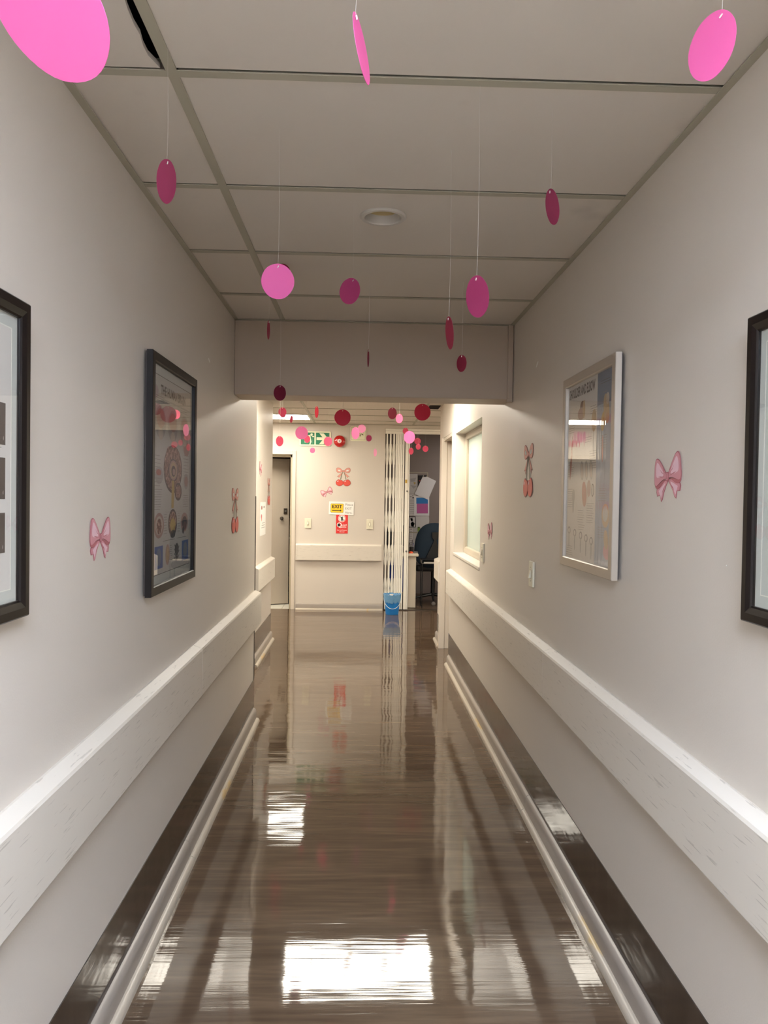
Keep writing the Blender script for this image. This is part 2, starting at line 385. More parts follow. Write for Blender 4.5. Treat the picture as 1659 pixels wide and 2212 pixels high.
def tee(x0, x1, y0, y1):
    b = MB(); b.box((x0, y0, CZ-.002), (x1, y1, CZ+.001), 'tee_paint')
    if x1-x0 > y1-y0: m = (y0+y1)/2; b.box((x0, m-.001, CZ+.001), (x1, m+.001, CZ+.03), 'tee_paint')
    else: m = (x0+x1)/2; b.box((m-.001, y0, CZ+.001), (m+.001, y1, CZ+.03), 'tee_paint')
    b.build('ceiling_tee', ceil)
def grid(x0, x1, mains, ys, skip=(), y_first=None, y_last=None, holes={}, rag=()):
    cols = [x0]+list(mains)+[x1]
    for i in range(len(ys)-1):
        for j in range(len(cols)-1):
            if (i, j) in skip: continue
            a = cols[j]+(.010 if j else 0); c = cols[j+1]-(.010 if j < len(cols)-2 else 0)
            ya = ys[i]+.009; yb = ys[i+1]-.0125-random.choice((.003, .004, .006))
            if i == len(ys)-2: yb = ys[i+1]
            if i == 0: ya = ys[i]
            tile(a, c, ya, yb, ragged=(i, j) in rag, hole=holes.get((i, j)))
    for m in mains: tee(m-.012, m+.012, ys[0], ys[-1])
    for y in ys[1:-1]:
        for j in range(len(cols)-1):
            tee(cols[j]+(.012 if j else 0), cols[j+1]-(.012 if j < len(cols)-2 else 0), y-.012, y+.012)
d0 = 1.665
ysA = [-3.0]+[round(d0+.6*k, 3) for k in range(-7, 4)]+[3.965]
HOLE = (.057, 2.470, .058)
near_row = ysA.index(round(d0-.6*4, 3))
grid(-.667, .787, [-.418], ysA, skip={(near_row, 1)}, holes={(ysA.index(round(d0+.6, 3)), 1): HOLE}, rag={(ysA.index(round(d0-.6, 3)), 0)})
ysB = [4.19, 4.48, 5.08, 5.68, 6.28, 6.88, 7.30]
grid(-.667, .78, [-.587, .633], ysB[:3]+[5.68], skip=())
b = MB(); b.box((-2.3, 4.82, CZ+.002), (-.68, 6.28, CZ+.012), 'tile_board'); b.build('ceiling_tile', ceil)
grid(-.667, .78, [-.587, .633], [5.68, 6.28, 6.88, 7.20], skip={(0, 1)})
b = MB(); b.box((-.885, 6.2, CZ+.002), (-.667, 7.5, CZ+.012), 'tile_board'); b.build('ceiling_tile', ceil)
grid(-3.2, 3.2, [-1.807, -.587, .633, 1.853], [7.20, 7.90, 8.50, 9.10, YE], skip={(2, 1), (1, 4), (2, 0)})
b = MB(WL); b.sweep([(0, CZ-.003), (.020, CZ-.003), (.020, CZ-.001), (0, CZ+.012)], -3, 3.965, 'tee_paint'); b.build('wall_angle', ceil)
b = MB(WR); b.sweep([(0, CZ-.003), (.020, CZ-.003), (.020, CZ-.001), (0, CZ+.012)], 3, -3.965, 'tee_paint'); b.build('wall_angle', ceil)
b = MB(WE); b.sweep([(0, CZ-.003), (.020, CZ-.003), (.020, CZ-.001), (0, CZ+.012)], -3.2, 3.2, 'tee_paint'); b.build('wall_angle', ceil)
b = MB(); b.box((XL(4), 3.945, CZ-.003), (XR(4), 3.965, CZ-.001), 'tee_paint'); b.build('wall_angle', ceil)

# ------------------------------------------------------------------ lamps in the ceiling
def panel_lamp(x0, x1, y0, y1, key, label):
    r = empty('ceiling_light', ((x0+x1)/2, (y0+y1)/2, CZ))
    b = MB(); p = [(.0, CZ-.002), (.022, CZ-.002), (.026, CZ+.004), (0, CZ+.004)]
    b.ring(x0, x1, y0, y1, p, 'lamp_frame'); b.build('frame', r)
    b = MB(); b.box((x0+.024, y0+.024, CZ+.001), (x1-.024, y1-.024, CZ+.004), key); b.build('diffuser', r)
    return tag(r, label, 'light')
panel_lamp(-1.795, -.599, 8.512, 9.088, 'panel_far', 'bright square panel light in the lobby ceiling above the door')
panel_lamp(1.875, 3.18, 7.915, 8.485, 'fill_side', 'added fill panel in the right wing of the lobby, out of view round the corner')
panel_lamp(-3.18, -1.83, 8.515, 9.085, 'fill_side', 'added fill panel in the left wing of the lobby, out of view round the corner')
panel_lamp(-.575, .621, 5.692, 6.268, 'panel_mid', 'bright panel light in the ceiling just behind the beam')
panel_lamp(-.39, .78, round(d0-.6*4, 3)+.02, round(d0-.6*3, 3)-.02, 'panel_near', 'cool white panel light in the corridor ceiling behind the viewer')
r = empty('downlight', (HOLE[0], HOLE[1], CZ))
b = MB(); b.lathe((HOLE[0], HOLE[1], CZ), [(.057, .002), (.075, .002), (.075, -.001), (.071, -.006), (.060, -.006), (.056, 0)], 'lamp_rim', 48, close=False); b.build('rim', r, smooth=True)
b = MB(); b.lathe((HOLE[0], HOLE[1], CZ), [(.057, -.003), (.055, .004), (.050, .022)], 'lamp_rim', 48, close=False); b.build('baffle', r, smooth=True)
b = MB(); b.lathe((HOLE[0], HOLE[1], CZ), [(.0502, .021), (.048, .045), (.036, .065), (.001, .07)], 'lamp_inner', 48, close=False); b.build('reflector', r, smooth=True)
tag(r, 'round unlit recessed downlight with a white rim in the corridor ceiling', 'light')
r = empty('ceiling_vent', (.70, 7.57, CZ))
b = MB(); b.box((.655, 7.44, CZ-.004), (.765, 7.72, CZ-.002), 'void_black'); b.build('opening', r)
b = MB()
for i in range(5): b.box((.658, 7.46+.055*i, CZ-.010), (.762, 7.464+.055*i, CZ-.004), 'print_dark')
b.build('grille', r)
tag(r, 'small dark vent in the lobby ceiling by the right wall', 'vent')

# ------------------------------------------------------------------ trims: baseboards, wall strips, rails
SK = [(0, 0), (.022, 0), (.022, .064), (.018, .076), (.010, .084), (0, .086)]
QR = [(.022, 0), (.0435, 0), (.0425, .008), (.039, .015), (.033, .020), (.027, .022), (.022, .022)]
def base(name, f, spans):
    root = None
    for a, c in spans:
        b = MB(f); b.sweep(SK, a, c, 'skirt_paint'); o = b.build(name if root is None else 'board', root, smooth=True)
        if root is None: root = struct(o)
        b = MB(f); b.sweep(QR, a+.001, c-.001, 'quarter_paint'); b.build('quarter_round', root, smooth=True)
base('baseboard_left', WL, [(-3, 2.945), (2.948, 4.80)])
base('baseboard_right', WR, [(-6.46, -3.405), (-3.402, -1.9), (-1.897, 3)])
base('baseboard_left_far', WL2, [(6.30, 7.53)])
base('baseboard_right_far', WR2, [(-7.64, -7.22)])
base('baseboard_end', WE, [(DE[1]+.06, GE[0]-.005)])
def strip(name, f, a, c):
    b = MB(f); b.box((a, .086, 0), (c, .263, .003), 'strip_vinyl'); struct(b.build(name))
strip('trim_strip_left', WL, -3, 4.815); strip('trim_strip_right', WR, -6.515, 3)
strip('trim_strip_left_far', WL2, 6.285, 7.545); strip('trim_strip_right_far', WR2, -7.645, -7.205)
RP = [(0, .826), (.008, .828), (.041, .815), (.0445, .808), (.0445, .628), (.041, .622), (0, .622)]
def rail(f, spans, label):
    bs = []
    c = MB(f); c.box((spans[0][0], .62, 0), (spans[-1][1], .84, .02), 'rail_paint')
    ctr = sum((Vector(v) for v in c.v), Vector())/8
    r = empty('wall_rail', ctr)
    for a, e in spans:
        b = MB(f); b.sweep(RP, a, e, 'rail_paint'); b.build('board', r)
    tag(r, label, 'rail', 'crash rails along the walls')
rail(WL, [(-3, 3.028), (3.031, 4.80)], 'long cream crash rail on the left corridor wall below the two black frames')
rail(WR, [(-6.42, -3.036), (-3.033, 3)], 'long cream crash rail on the right corridor wall below the window')
rail(WL2, [(6.29, 7.48)], 'short crash rail on the far left wall segment before the grey door')
rail(WR2, [(-7.62, -7.21)], 'stub of crash rail on the far right wall between doorway and gate')
rail(WE, [(-.808, -.79), (-.789, .262)], 'wide crash rail facing the viewer on the lobby end wall')
b = MB(); b.box((XL(4.8)-.001, 4.80, .0), (XL(4.8)+.0025, 4.824, 1.42), 'corner_metal'); b.box((XL(4.8)-.03, 4.820, .0), (XL(4.8), 4.824, 1.42), 'corner_metal'); struct(b.build('trim_corner_left'))

# ------------------------------------------------------------------ window in the right wall
wn = empty('window_1', (XR(5.6)+.08, 5.6, WIN[2])); struct(wn)
b = MB(WR); b.ring(-WIN[1]+.001, -WIN[0]-.001, WIN[2]+.024, WIN[3]-.001, [(0, -.125), (0, -.080), (.020, -.080), (.045, -.086), (.050, -.10), (.050, -.125)], 'window_frame_paint'); b.build('window_frame', wn, smooth=False)
b = MB(WR); b.box((-WIN[1]+.05, WIN[2]+.07, -.112), (-WIN[0]-.05, WIN[3]-.05, -.104), 'frosted'); tag(b.build('pane', wn), 'frosted pale green glass pane')
b = MB(WR); b.slab([(-WIN[1]+.002, WIN[2]+.001), (-WIN[0]-.002, WIN[2]+.001), (-WIN[0]-.002, WIN[2]+.022), (-WIN[1]+.002, WIN[2]+.022)], -.125, .006, 'sill_paint'); b.build('window_sill', wn, bevel=.004)

# ------------------------------------------------------------------ doorway in the right wall (door 2)
d2 = empty('door_2', (XR(7), 6.86, 0)); struct(d2)
b = MB()
xr = XR2
b.box((xr-.035, 7.155, 0), (xr+.018, 7.20, DR[2]+.029), 'door_frame_paint'); b.box((xr+.018, 7.165, 0), (xr+.09, 7.20, DR[2]+.029), 'door_frame_paint')
b.build('door_jamb', d2, bevel=.002)
b = MB(); b.box((XR(6.6)+.004, DR[0], 0), (xr+.09, DR[0]+.03, DR[2]+.02), 'door_frame_paint'); b.build('door_jamb', d2, bevel=.002)
b = MB(); b.box((xr-.016, DR[0], DR[2]), (xr+.09, 7.155, DR[2]+.029), 'door_frame_paint'); b.build('door_head', d2, bevel=.002)
b = MB(); b.box((xr+.06, DR[0]+.03, .005), (xr+.095, 7.165, DR[2]), 'door_leaf_paint'); b.build('door_leaf', d2)

# ------------------------------------------------------------------ door in the end wall (door 1) and the room behind it
d1 = empty('door_1', (DE[0], YE, 0)); struct(d1)
b = MB(WE); fw = .042
b.box((DE[1]-.002, 0, -.10), (DE[1]+fw, DE[2]+.045, .014), 'door_frame_paint'); b.build('door_jamb', d1, bevel=.003)
b = MB(WE); b.box((DE[0]-fw, 0, -.10), (DE[0]+.002, DE[2]+.045, .014), 'door_frame_paint'); b.build('door_jamb', d1, bevel=.003)
b = MB(WE); b.box((DE[0]+.002, DE[2]-.004, -.10), (DE[1]-.002, DE[2]+.045, .014), 'door_frame_paint'); b.build('door_head', d1, bevel=.003)
b = MB(WE); b.box((DE[1]-.028, 0, -.14), (DE[1]-.002, DE[2]-.004, -.05), 'switch_shade'); b.box((DE[0]+.002, DE[2]-.035, -.14), (DE[1]-.002, DE[2]-.004, -.05), 'switch_shade'); b.build('door_stop', d1)
hx, hy = DE[0]+.03, YE+.14; fx, fy = atY(623.5, 1200, 9.99).x, 9.99
ang = math.atan2(fy-hy, fx-hx); ln = math.hypot(fx-hx, fy-hy)
WD = lambda u, v, w: (hx+u*math.cos(ang)+w*math.sin(ang), hy+u*math.sin(ang)-w*math.cos(ang), v)
b = MB(WD); b.box((0, .012, -.04), (ln, DE[2]-.04, 0), 'door_leaf_paint'); leaf = b.build('door_leaf', d1, bevel=.002)
b = MB(WD); b.box((ln-.075, 1.185, 0), (ln-.03, 1.26, .012), 'corner_metal'); b.box((ln-.065, 1.21, .012), (ln-.04, 1.235, .018), 'steel'); b.build('lock', leaf, bevel=.002)
kx, ky, kz = WD(ln-.10, 1.13, .01)
b = MB(); b.lathe((kx, ky, kz), [(.022, 0), (.022, .006), (.009, .010), (.009, .03), (.020, .036), (.022, .05), (.014, .06), (.001, .062)], 'corner_metal', 20, axis='y'); b.build('door_handle', leaf, smooth=True)
# tiled floor and shell of the side room
b = MB(); b.box((-2.6, YE+.02, -.03), (.1, 12.2, -.002), 'grout'); fl2 = struct(b.build('floor_side_room'))
for i in range(6):
    for j in range(5):
        x0 = -2.3+.33*i; y0 = YE+.05+.33*j
        b = MB(); b.box((x0, y0, -.004), (x0+.325, y0+.325, .003), 'white_tile'); b.build('floor_tile', fl2)
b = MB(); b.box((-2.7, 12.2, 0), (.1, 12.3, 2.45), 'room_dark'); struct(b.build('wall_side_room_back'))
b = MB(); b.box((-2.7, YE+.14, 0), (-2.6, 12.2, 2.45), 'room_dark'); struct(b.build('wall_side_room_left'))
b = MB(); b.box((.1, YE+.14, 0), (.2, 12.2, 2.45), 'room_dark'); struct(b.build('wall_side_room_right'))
b = MB(); b.box((-2.7, YE+.14, 2.40), (3.3, 12.3, 2.45), 'tile_board'); struct(b.build('ceiling_rooms'))
r = empty('shelf_unit', (-1.05, 11.3, 0))
for x in (-1.35, -.75): b = MB(); b.box((x-.01, 11.1, .003), (x+.01, 11.5, 1.35), 'print_dark'); b.build('side_panel', r)
for z in (.25, .80, 1.1): b = MB(); b.box((-1.34, 11.1, z), (-.76, 11.5, z+.025), 'paper_grey' if z == .8 else 'print_dark'); b.build('shelf', r)
tag(r, 'dark shelf unit glimpsed through the gap of the ajar door', 'shelf')

# ------------------------------------------------------------------ sliding trellis gate and its opening
g = empty('folding_gate', (.45, YE+.03, 0))
b = MB(WE); b.box((GE[0]+.002, GE[2]-.028, -.07), (GE[1]-.002, GE[2]-.002, .012), 'gate_paint'); b.box((GE[0]+.002, GE[2]-.062, -.055), (GE[1]-.002, GE[2]-.030, .0), 'gate_paint'); b.build('top_track', g, bevel=.002)
b = MB(WE); b.box((GE[0]+.002, 0, -.07), (GE[1]-.002, .008, -.01), 'corner_metal'); b.build('floor_track', g)
chan = [atY(820+x/10.06, 1120, YE+.03).x for x in (140, 215, 290, 345, 382, 418, 455, 498)]
zt = GE[2]-.06
for x in chan:
    b = MB(WE); b.box((x-.0095, .012, -.040), (x+.0095, zt, -.010), 'gate_paint')
    b.build('upright', g, bevel=.002)
xa, xb = atY(873.5, 1120, YE+.02).x, atY(883, 1120, YE+.02).x
b = MB(WE); b.box((xa, .012, -.055), (xb-.02, zt, -.005), 'gate_paint'); b.box((xb-.018, .012, -.05), (xb, zt, -.01), 'gate_paint'); lp = b.build('lead_post', g, bevel=.003)
b = MB(WE); b.box((xa+.002, EYE+.20-.022, -.005), (xa+.026, EYE+.20+.022, 0), 'brass'); b.build('latch', lp)
for z in (EYE+.078, EYE-.68):
    b = MB(); b.lathe((xa+.03, YE+.006, z), [(.012, 0), (.012, .006), (.006, .008)], 'steel', 16, axis='y'); b.build('lock', lp)
nodes = [.275+.4225*i for i in range(5)]
cc = [chan[0]-.045]+chan
b = MB(WE); b.box((cc[0]-.012, .012, -.05), (cc[0]+.010, zt, -.015), 'gate_paint'); b.build('upright', g, bevel=.002)
for i in range(len(cc)-1):
    a, c = cc[i], cc[i+1]
    for z in nodes:
        for s_ in (1, -1):
            if c-a < .035 and s_ < 0: continue
            hh = .13
            dx = c-a
            b = MB(WE); t = .0135
            b.slab([(a, z-s_*hh), (a+t, z-s_*hh), (c, z+s_*hh), (c-t, z+s_*hh)], -.030-.004*(s_ > 0), -.026-.004*(s_ > 0), 'gate_paint'); b.build('lattice_link', g)
tag(g, 'white folding trellis security gate pushed to the left of the office opening', 'gate')

# bucket in front of the gate
bc = atY(847, 1322, 9.22); bx, by = bc.x, 9.24
r = empty('bucket', (bx, by, 0))
b = MB(); b.lathe((bx, by, 0), [(.076, .0005), (.079, .006), (.086, .09), (.098, .225), (.104, .228), (.105, .240), (.101, .240), (.096, .222), (.084, .09), (.07, .012), (.001, .012)], 'bucket_blue', 40, close=False); b.build('body', r, smooth=True)
b = MB()
vs = []; n = 48
for i in range(n):
    a = 2*math.pi*i/n; q = random.uniform(-.006, .010)
    for rr, h in ((.1015, .150+q*2), (.107, .225+q*.3), (.109, .246+q), (.099, .247+q), (.094, .19)):
        vs.append((bx+rr*math.cos(a), by+rr*math.sin(a), h))
b.raw(vs, [(i*5+k, ((i+1) % n)*5+k, ((i+1) % n)*5+k+1, i*5+k+1) for i in range(n) for k in range(4)], 'bag_film'); b.build('bin_liner', r, smooth=True)
b = MB(); b.tube([(bx+.104*math.cos(t), by-.108*abs(math.sin(t))-.004, .205-.125*math.sin(t)) for t in [math.pi*i/24 for i in range(25)]], .0035, 'bag_white', 8); b.build('handle', r, smooth=True)
tag(r, 'blue plastic bucket with a bin liner on the floor by the folding gate', 'bucket')
for i, (dx, dy, s_) in enumerate(((-.03, -.02, .045), (.04, -.01, .04), (.0, .04, .04))):
    b = MB(); vs = []; fs = []
    bm = bmesh.new(); bmesh.ops.create_icosphere(bm, subdivisions=2, radius=s_)
    for v in bm.verts: v.co *= random.uniform(.75, 1.1)
    b.raw([(bx+dx+v.co.x, by+dy+v.co.y, .212+v.co.z*.8) for v in bm.verts], [[v.index for v in f.verts] for f in bm.faces], ('bag_white', 'bag_film', 'paper_grey')[i]); bm.free()
    tag(b.build('crumpled_wrapper'), ('white crumpled wrapper poking out of the blue bucket on its left', 'bluish crumpled wrapper at the right inside the blue bucket', 'grey crumpled wrapper at the back inside the blue bucket')[i], 'rubbish', 'crumpled wrappers in the blue bucket')

# ------------------------------------------------------------------ office behind the gate
b = MB(); b.box((.2, YE+.02, -.03), (3.3, 12.2, -.002), 'office_floor'); struct(b.build('floor_office'))
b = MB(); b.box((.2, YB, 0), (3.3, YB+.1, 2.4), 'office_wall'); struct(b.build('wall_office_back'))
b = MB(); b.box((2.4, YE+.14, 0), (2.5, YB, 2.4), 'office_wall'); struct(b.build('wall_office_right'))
r = empty('ceiling_light', (1.9, 10.5, 2.398)); b = MB(); b.box((1.7, 10.3, 2.385), (2.1, 10.7, 2.399), 'room_fill'); b.build('diffuser', r)
b = MB(); b.ring(1.68, 2.12, 10.28, 10.72, [(0, 2.38), (.02, 2.38), (.02, 2.4), (0, 2.4)], 'lamp_frame'); b.build('frame', r); tag(r, 'fill lamp added on the office ceiling, unseen behind the end wall', 'light')
def B(px, py): p = atY(px, py, YB); return (p.x, p.z)
def quad(pxs): return [B(*p) for p in pxs]
def sheet(name, pts, label, key='paper', lay=0, cat='paper', prints=()):
    w = .012+.0035*lay; p = quad(pts); b = MB(WB); b.slab(p, w, w+.0012, key); o = b.build(name); tag(o, label, cat)
    if prints:
        b = MB(WB)
        for k, q in prints:
            b.poly(quad(q), w+.0018, k)
        b.build('print', o)
    return o
def R4(a, b_, c, d): return [(a, d), (c, d), (c, b_), (a, b_)]
nb = empty('notice_board', (.6, YB, 1.3))
b = MB(WB); x0, z1 = B(858, 1021); x1, z0 = B(921, 1150); b.box((x0, z0, .001), (x1, z1, .010), 'office_wall'); b.build('board', nb)
b = MB(WB); b.ring(x0-.004, x1+.012, z0-.012, z1+.012, [(0, .001), (0, .014), (.016, .014), (.016, .001)], 'switch_shade'); b.build('frame', nb); tag(nb, 'framed notice board on the back wall of the office', 'notice board')
sheet('wall_map', R4(884, 1024, 902, 1067), 'grey wall map at the top left of the notice board', 'paper_grey', 0, 'map', [('print_light', [(886, 1034), (899, 1032), (896, 1040), (887, 1041)]), ('print_light', [(887, 1048), (900, 1050), (893, 1056)]), ('print_yellow', [(893, 1041), (899, 1043), (895, 1047)])])
sheet('photograph', R4(902.5, 1027, 914, 1052), 'dark photograph behind the tilted white sheet', 'print_black', 1, 'photo', [('cher_dark', [(904, 1038), (908, 1037), (907, 1041)])])
sheet('text_sheet', R4(884, 1068, 899, 1114), 'white sheet of printed lines left of the two-tone poster', 'paper', 1, 'paper', [('print_dark', R4(885, 1072.5, 889, 1073.5)), ('print_black', R4(890, 1070.5, 893, 1072)), ('print_black', R4(890.5, 1074, 895.5, 1076.5))]+[('print_grey', R4(885, 1080+4*i, 896-(i % 3), 1080.8+4*i)) for i in range(8)])
sheet('two_tone_poster', R4(894, 1071, 927, 1114), 'poster with a blue block above a magenta block', 'paper_white', 2, 'poster', [('poster_blue', R4(899, 1075, 924, 1088)), ('poster_pink', R4(900, 1088, 924, 1109))])
sheet('tilted_sheet', [(914.5, 1026), (895.5, 1067), (924.4, 1079.5), (941.8, 1039)], 'blank white sheet hanging tilted over the corner of the notice board', 'paper_white', 4)
b = MB(WB); p = B(918, 1028); b.box((p[0]-.02, p[1]-.012, .02), (p[0]+.02, p[1]+.008, .04), 'print_black'); tag(b.build('bulldog_clip', bevel=.003), 'black bulldog clip holding the tilted white sheet', 'clip')
sheet('framed_photograph', R4(883, 1116, 897.5, 1139), 'small black and white photograph below the text sheet', 'print_black', 1, 'photo', [('paper', R4(884, 1117.2, 896.3, 1138)), ('print_dark', [(886, 1120), (890, 1118), (892, 1124), (888, 1127)]), ('print_black', [(887, 1130), (891, 1126), (896, 1131), (893, 1138), (888, 1137)])])
sheet('curled_sheet', [(897.5, 1115), (898.5, 1141), (925, 1136), (927, 1126), (926.5, 1114.5)], 'plain white sheet below the two-tone poster', 'paper', 2)
sheet('lower_sheet', [(904, 1128), (904, 1148), (926, 1148), (926, 1126)], 'white sheet with a dark stroke just above the office chair', 'paper', 1, 'paper', [('print_black', [(918, 1129.5), (923, 1128), (923.5, 1129.2), (919, 1131)])])
sheet('list_sheet', R4(884, 1139.5, 892, 1188), 'narrow list pinned low above the desk', 'paper', 0, 'paper', [('print_grey', R4(885, 1143+4*i, 890, 1143.7+4*i)) for i in range(9)]+[('print_red', R4(885, 1142.2, 890, 1142.8))])
sheet('wide_sheet', R4(892.5, 1139, 903.5, 1190), 'long pale sheet right of the narrow list', 'paper_grey', 0)
sheet('sticky_note', R4(902, 1138, 907, 1148), 'yellow green sticky note above the office chair', 'note_green', 2, 'note')

# desk just inside the opening
dz = .665
r = empty('desk', (.5, 10.0, 0))
xl_, xm, xt = .34, atY(898, 1260, 9.80).x, atY(904.3, 1198, 9.76).x
b = MB(); b.box((xl_, 9.76, dz), (xt, 9.97, dz+.038), 'desk_top'); b.build('desktop', r, bevel=.010)
b = MB(); b.box((xm-.10, 9.80, .002), (xm, 9.95, dz), 'desk_cream'); b.build('side_panel', r, bevel=.002)
b = MB(); b.box((xl_+.02, 9.82, .20), (xm-.10, 9.84, dz-.03), 'navy'); b.box((xl_+.005, 9.80, .002), (xl_+.03, 9.95, dz), 'desk_cream'); tag(b.build('front_panel', r), 'navy front panel')
tag(r, 'cream desk with a navy front panel just inside the office opening', 'desk')
ztop = dz+.038
mx_ = .45
r = empty('monitor', (mx_, 10.0, ztop)); b = MB(); b.box((mx_-.12, 9.90, ztop+.09), (mx_+.13, 9.92, ztop+.36), 'chair_black'); b.build('screen', r, bevel=.004)
b = MB(); b.box((mx_-.02, 9.92, ztop+.01), (mx_+.02, 9.935, ztop+.2), 'chair_black'); b.box((mx_-.08, 9.86, ztop), (mx_+.08, 9.96, ztop+.012), 'chair_black'); b.build('stand', r); tag(r, 'black monitor seen through the gate lattice', 'monitor')
p = atY(889, 1193, 9.85)
b = MB(); b.lathe((p.x-.01, 9.84, ztop), [(.028, 0), (.03, .012), (.022, .022), (.001, .026)], 'orange', 20); tag(b.build('sponge', smooth=True), 'orange lump lying on the corner of the desk', 'sponge')
p = atY(889, 1180, 9.95)
r = empty('pen_pot', (p.x, 9.93, ztop)); b = MB(); b.lathe((p.x, 9.93, ztop), [(.026, 0), (.028, .075), (.025, .075), (.023, .01)], 'chair_black', 20, close=False); b.build('pot', r, smooth=True)
for i in range(4): b = MB(); b.tube([(p.x-.01+.006*i, 9.93, ztop+.01), (p.x-.024+.016*i, 9.93, ztop+.13+.02*(i % 3))], .0035, ('print_black', 'chair_grey', 'print_black', 'navy')[i], 6); b.build('pen', r)
tag(r, 'black pen pot with pens on the desk behind the orange lump', 'pen pot')
p = atY(897, 1191, 9.95)
b = MB(); b.box((p.x-.03, 9.86, ztop), (p.x+.03, 9.94, ztop+.02), 'chair_grey'); tag(b.build('stapler', bevel=.006), 'low grey stapler at the right edge of the desk', 'stapler')

# office chair
cx = atY(938, 1200, 10.15).x; cy_ = 10.28
r = empty('office_chair', (cx, cy_, 0))
def shell(rx, rz, zc, y, th, key, name, n=36, sq=2.6, curve=.05, flat=0):
    b = MB(); pts = []
    for i in range(n):
        t = 2*math.pi*i/n; c, s_ = math.cos(t), math.sin(t)
        x = rx*math.copysign(abs(c)**(2/sq), c); z = rz*math.copysign(abs(s_)**(2/sq), s_)
        x *= 1-flat*(z/rz)
        pts.append((x, z))
    vs = []; rings = [(0, 0), (.6, 0), (.92, .006), (1, .02), (1, th-.012), (.93, th), (.5, th+.004), (0, th+.005)]
    for k, yy in rings:
        for x, z in pts: vs.append((cx+x*k, y+yy-curve*(x*k/rx)**2, zc+z*k))
    fs = [(a*n+i, a*n+(i+1) % n, (a+1)*n+(i+1) % n, (a+1)*n+i) for a in range(len(rings)-1) for i in range(n)]
    b.raw(vs, fs, key); return b.build(name, r, smooth=True)
shell(.265, .30, .79, 10.06, .07, 'chair_fabric', 'backrest', curve=-.05, flat=.12)
b = MB(); b.slab([(cx-.045, 10.97-10), (cx+.05, .97), (cx+.045, .90), (cx+.015, .86), (cx+.09, .60), (cx+.09, .55), (cx-.13, .55), (cx-.125, .62), (cx-.015, .86), (cx-.045, .90)], 0, .03, 'chair_black')
b.v = [(v[0], 10.055-v[2]*.6, v[1]) for v in b.v]; b.build('back_bracket', r, bevel=.004)
b = MB(); bm = bmesh.new(); bmesh.ops.create_cube(bm, size=1)
b.box((cx-.25, 10.10, .44), (cx+.25, 10.58, .53), 'chair_black'); b.build('seat', r, bevel=.03); bm.free()
for s_ in (-1, 1):
    b = MB(); b.tube([(cx+s_*.26, 10.12, .46), (cx+s_*.29, 10.10, .60), (cx+s_*.29, 10.14, .66), (cx+s_*.29, 10.40, .66), (cx+s_*.28, 10.44, .60), (cx+s_*.26, 10.40, .46)], .014, 'chair_grey', 8); b.build('armrest', r, smooth=True)
b = MB(); b.tube([(cx, cy_, .10), (cx, cy_, .44)], .028, 'chair_black', 14); b.build('gas_column', r, smooth=True)
for i in range(5):
    a = math.radians(195+72*i); ex, ey = cx+.27*math.cos(a), cy_+.27*math.sin(a)
    b = MB(); b.tube([(cx, cy_, .12), (ex, ey, .075)], .022, 'chair_black', 8, r2=.014); b.build('base_arm', r, smooth=True)
    b = MB(); b.lathe((0, 0, 0), [(.012, -.022), (.026, -.018), (.026, -.004), (.02, 0), (.026, .004), (.026, .018), (.012, .022)], 'chair_grey', 16)
    b.v = [(ex+v[0], ey+v[2], .028+v[1]) for v in b.v]; b.build('castor', r, smooth=True)
tag(r, 'dark blue office chair with black bracket and castors in the dim office', 'chair')
r2_ = empty('paper_tray', (cx-.1, 9.98, .60))
pA, pB, pC = atY(906, 1206, 9.95), atY(918, 1212, 9.80), atY(940, 1216, 9.80)
b = MB(); z0 = .575; b.box((cx-.20, 9.74, z0), (cx+.18, 10.0, z0+.006), 'chair_grey'); b.box((cx-.20, 9.74, z0+.05), (cx+.18, 10.0, z0+.054), 'chair_black')
for x in (cx-.20, cx+.175): b.box((x, 9.74, z0), (x+.005, 10.0, z0+.054), 'chair_grey')
for x in (cx-.19, cx+.165):
    for y in (9.75, 9.98): b.tube([(x, y, .002), (x, y, z0)], .006, 'chair_black', 6)
b.build('frame', r2_); b = MB(); b.box((cx-.17, 9.76, z0+.006), (cx+.14, 9.98, z0+.022), 'paper_grey'); b.build('paper_stack', r2_)
tag(r2_, 'low grey rack holding papers in front of the office chair', 'rack')

# ------------------------------------------------------------------ things on the end wall
def E(px, py): p = atY(px, py, YE-.006); return (p.x, p.z)
def EQ(a, b_, c, d):                        # rectangle from its left/top and right/bottom pixels
    x0, z1 = E(a, b_); x1, z0 = E(c, d); return x0, x1, z0, z1
# green exit sign
x0, x1, z0, z1 = EQ(647, 931, 714.5, 964); W2, H2 = x1-x0, z1-z0
b = MB(WE); b.slab(rrect(x0, z0, x1, z1, .018), .001, .010, 'sign_cream', 'gate_metal'); es = b.build('exit_sign')
tag(es, 'green emergency exit sign with a running figure and arrow on the end wall', 'sign')
b = MB(WE); m_ = .018; mid = x0+W2*.5
b.poly(rrect(x0+m_, z0+m_, mid-.009, z1-m_, .004), .0106, 'sign_green'); b.poly(rrect(mid+.009, z0+m_, x1-m_, z1-m_, .004), .0106, 'sign_green')
ax0, ax1, zc = mid+.018, x1-m_-.012, (z0+z1)/2; hh = H2*.5-m_-.006
b.poly([(ax0, zc-.018), (ax1-.075, zc-.018), (ax1-.115, zc-hh), (ax1-.06, zc-hh), (ax1, zc), (ax1-.06, zc+hh), (ax1-.115, zc+hh), (ax1-.075, zc+.018), (ax0, zc+.018)], .0112, 'sign_cream')
mx0 = (x0+m_+mid-.009)/2+.025
b.poly(ell(mx0+.024, z1-m_-.022, .014, .014), .0112, 'sign_cream')
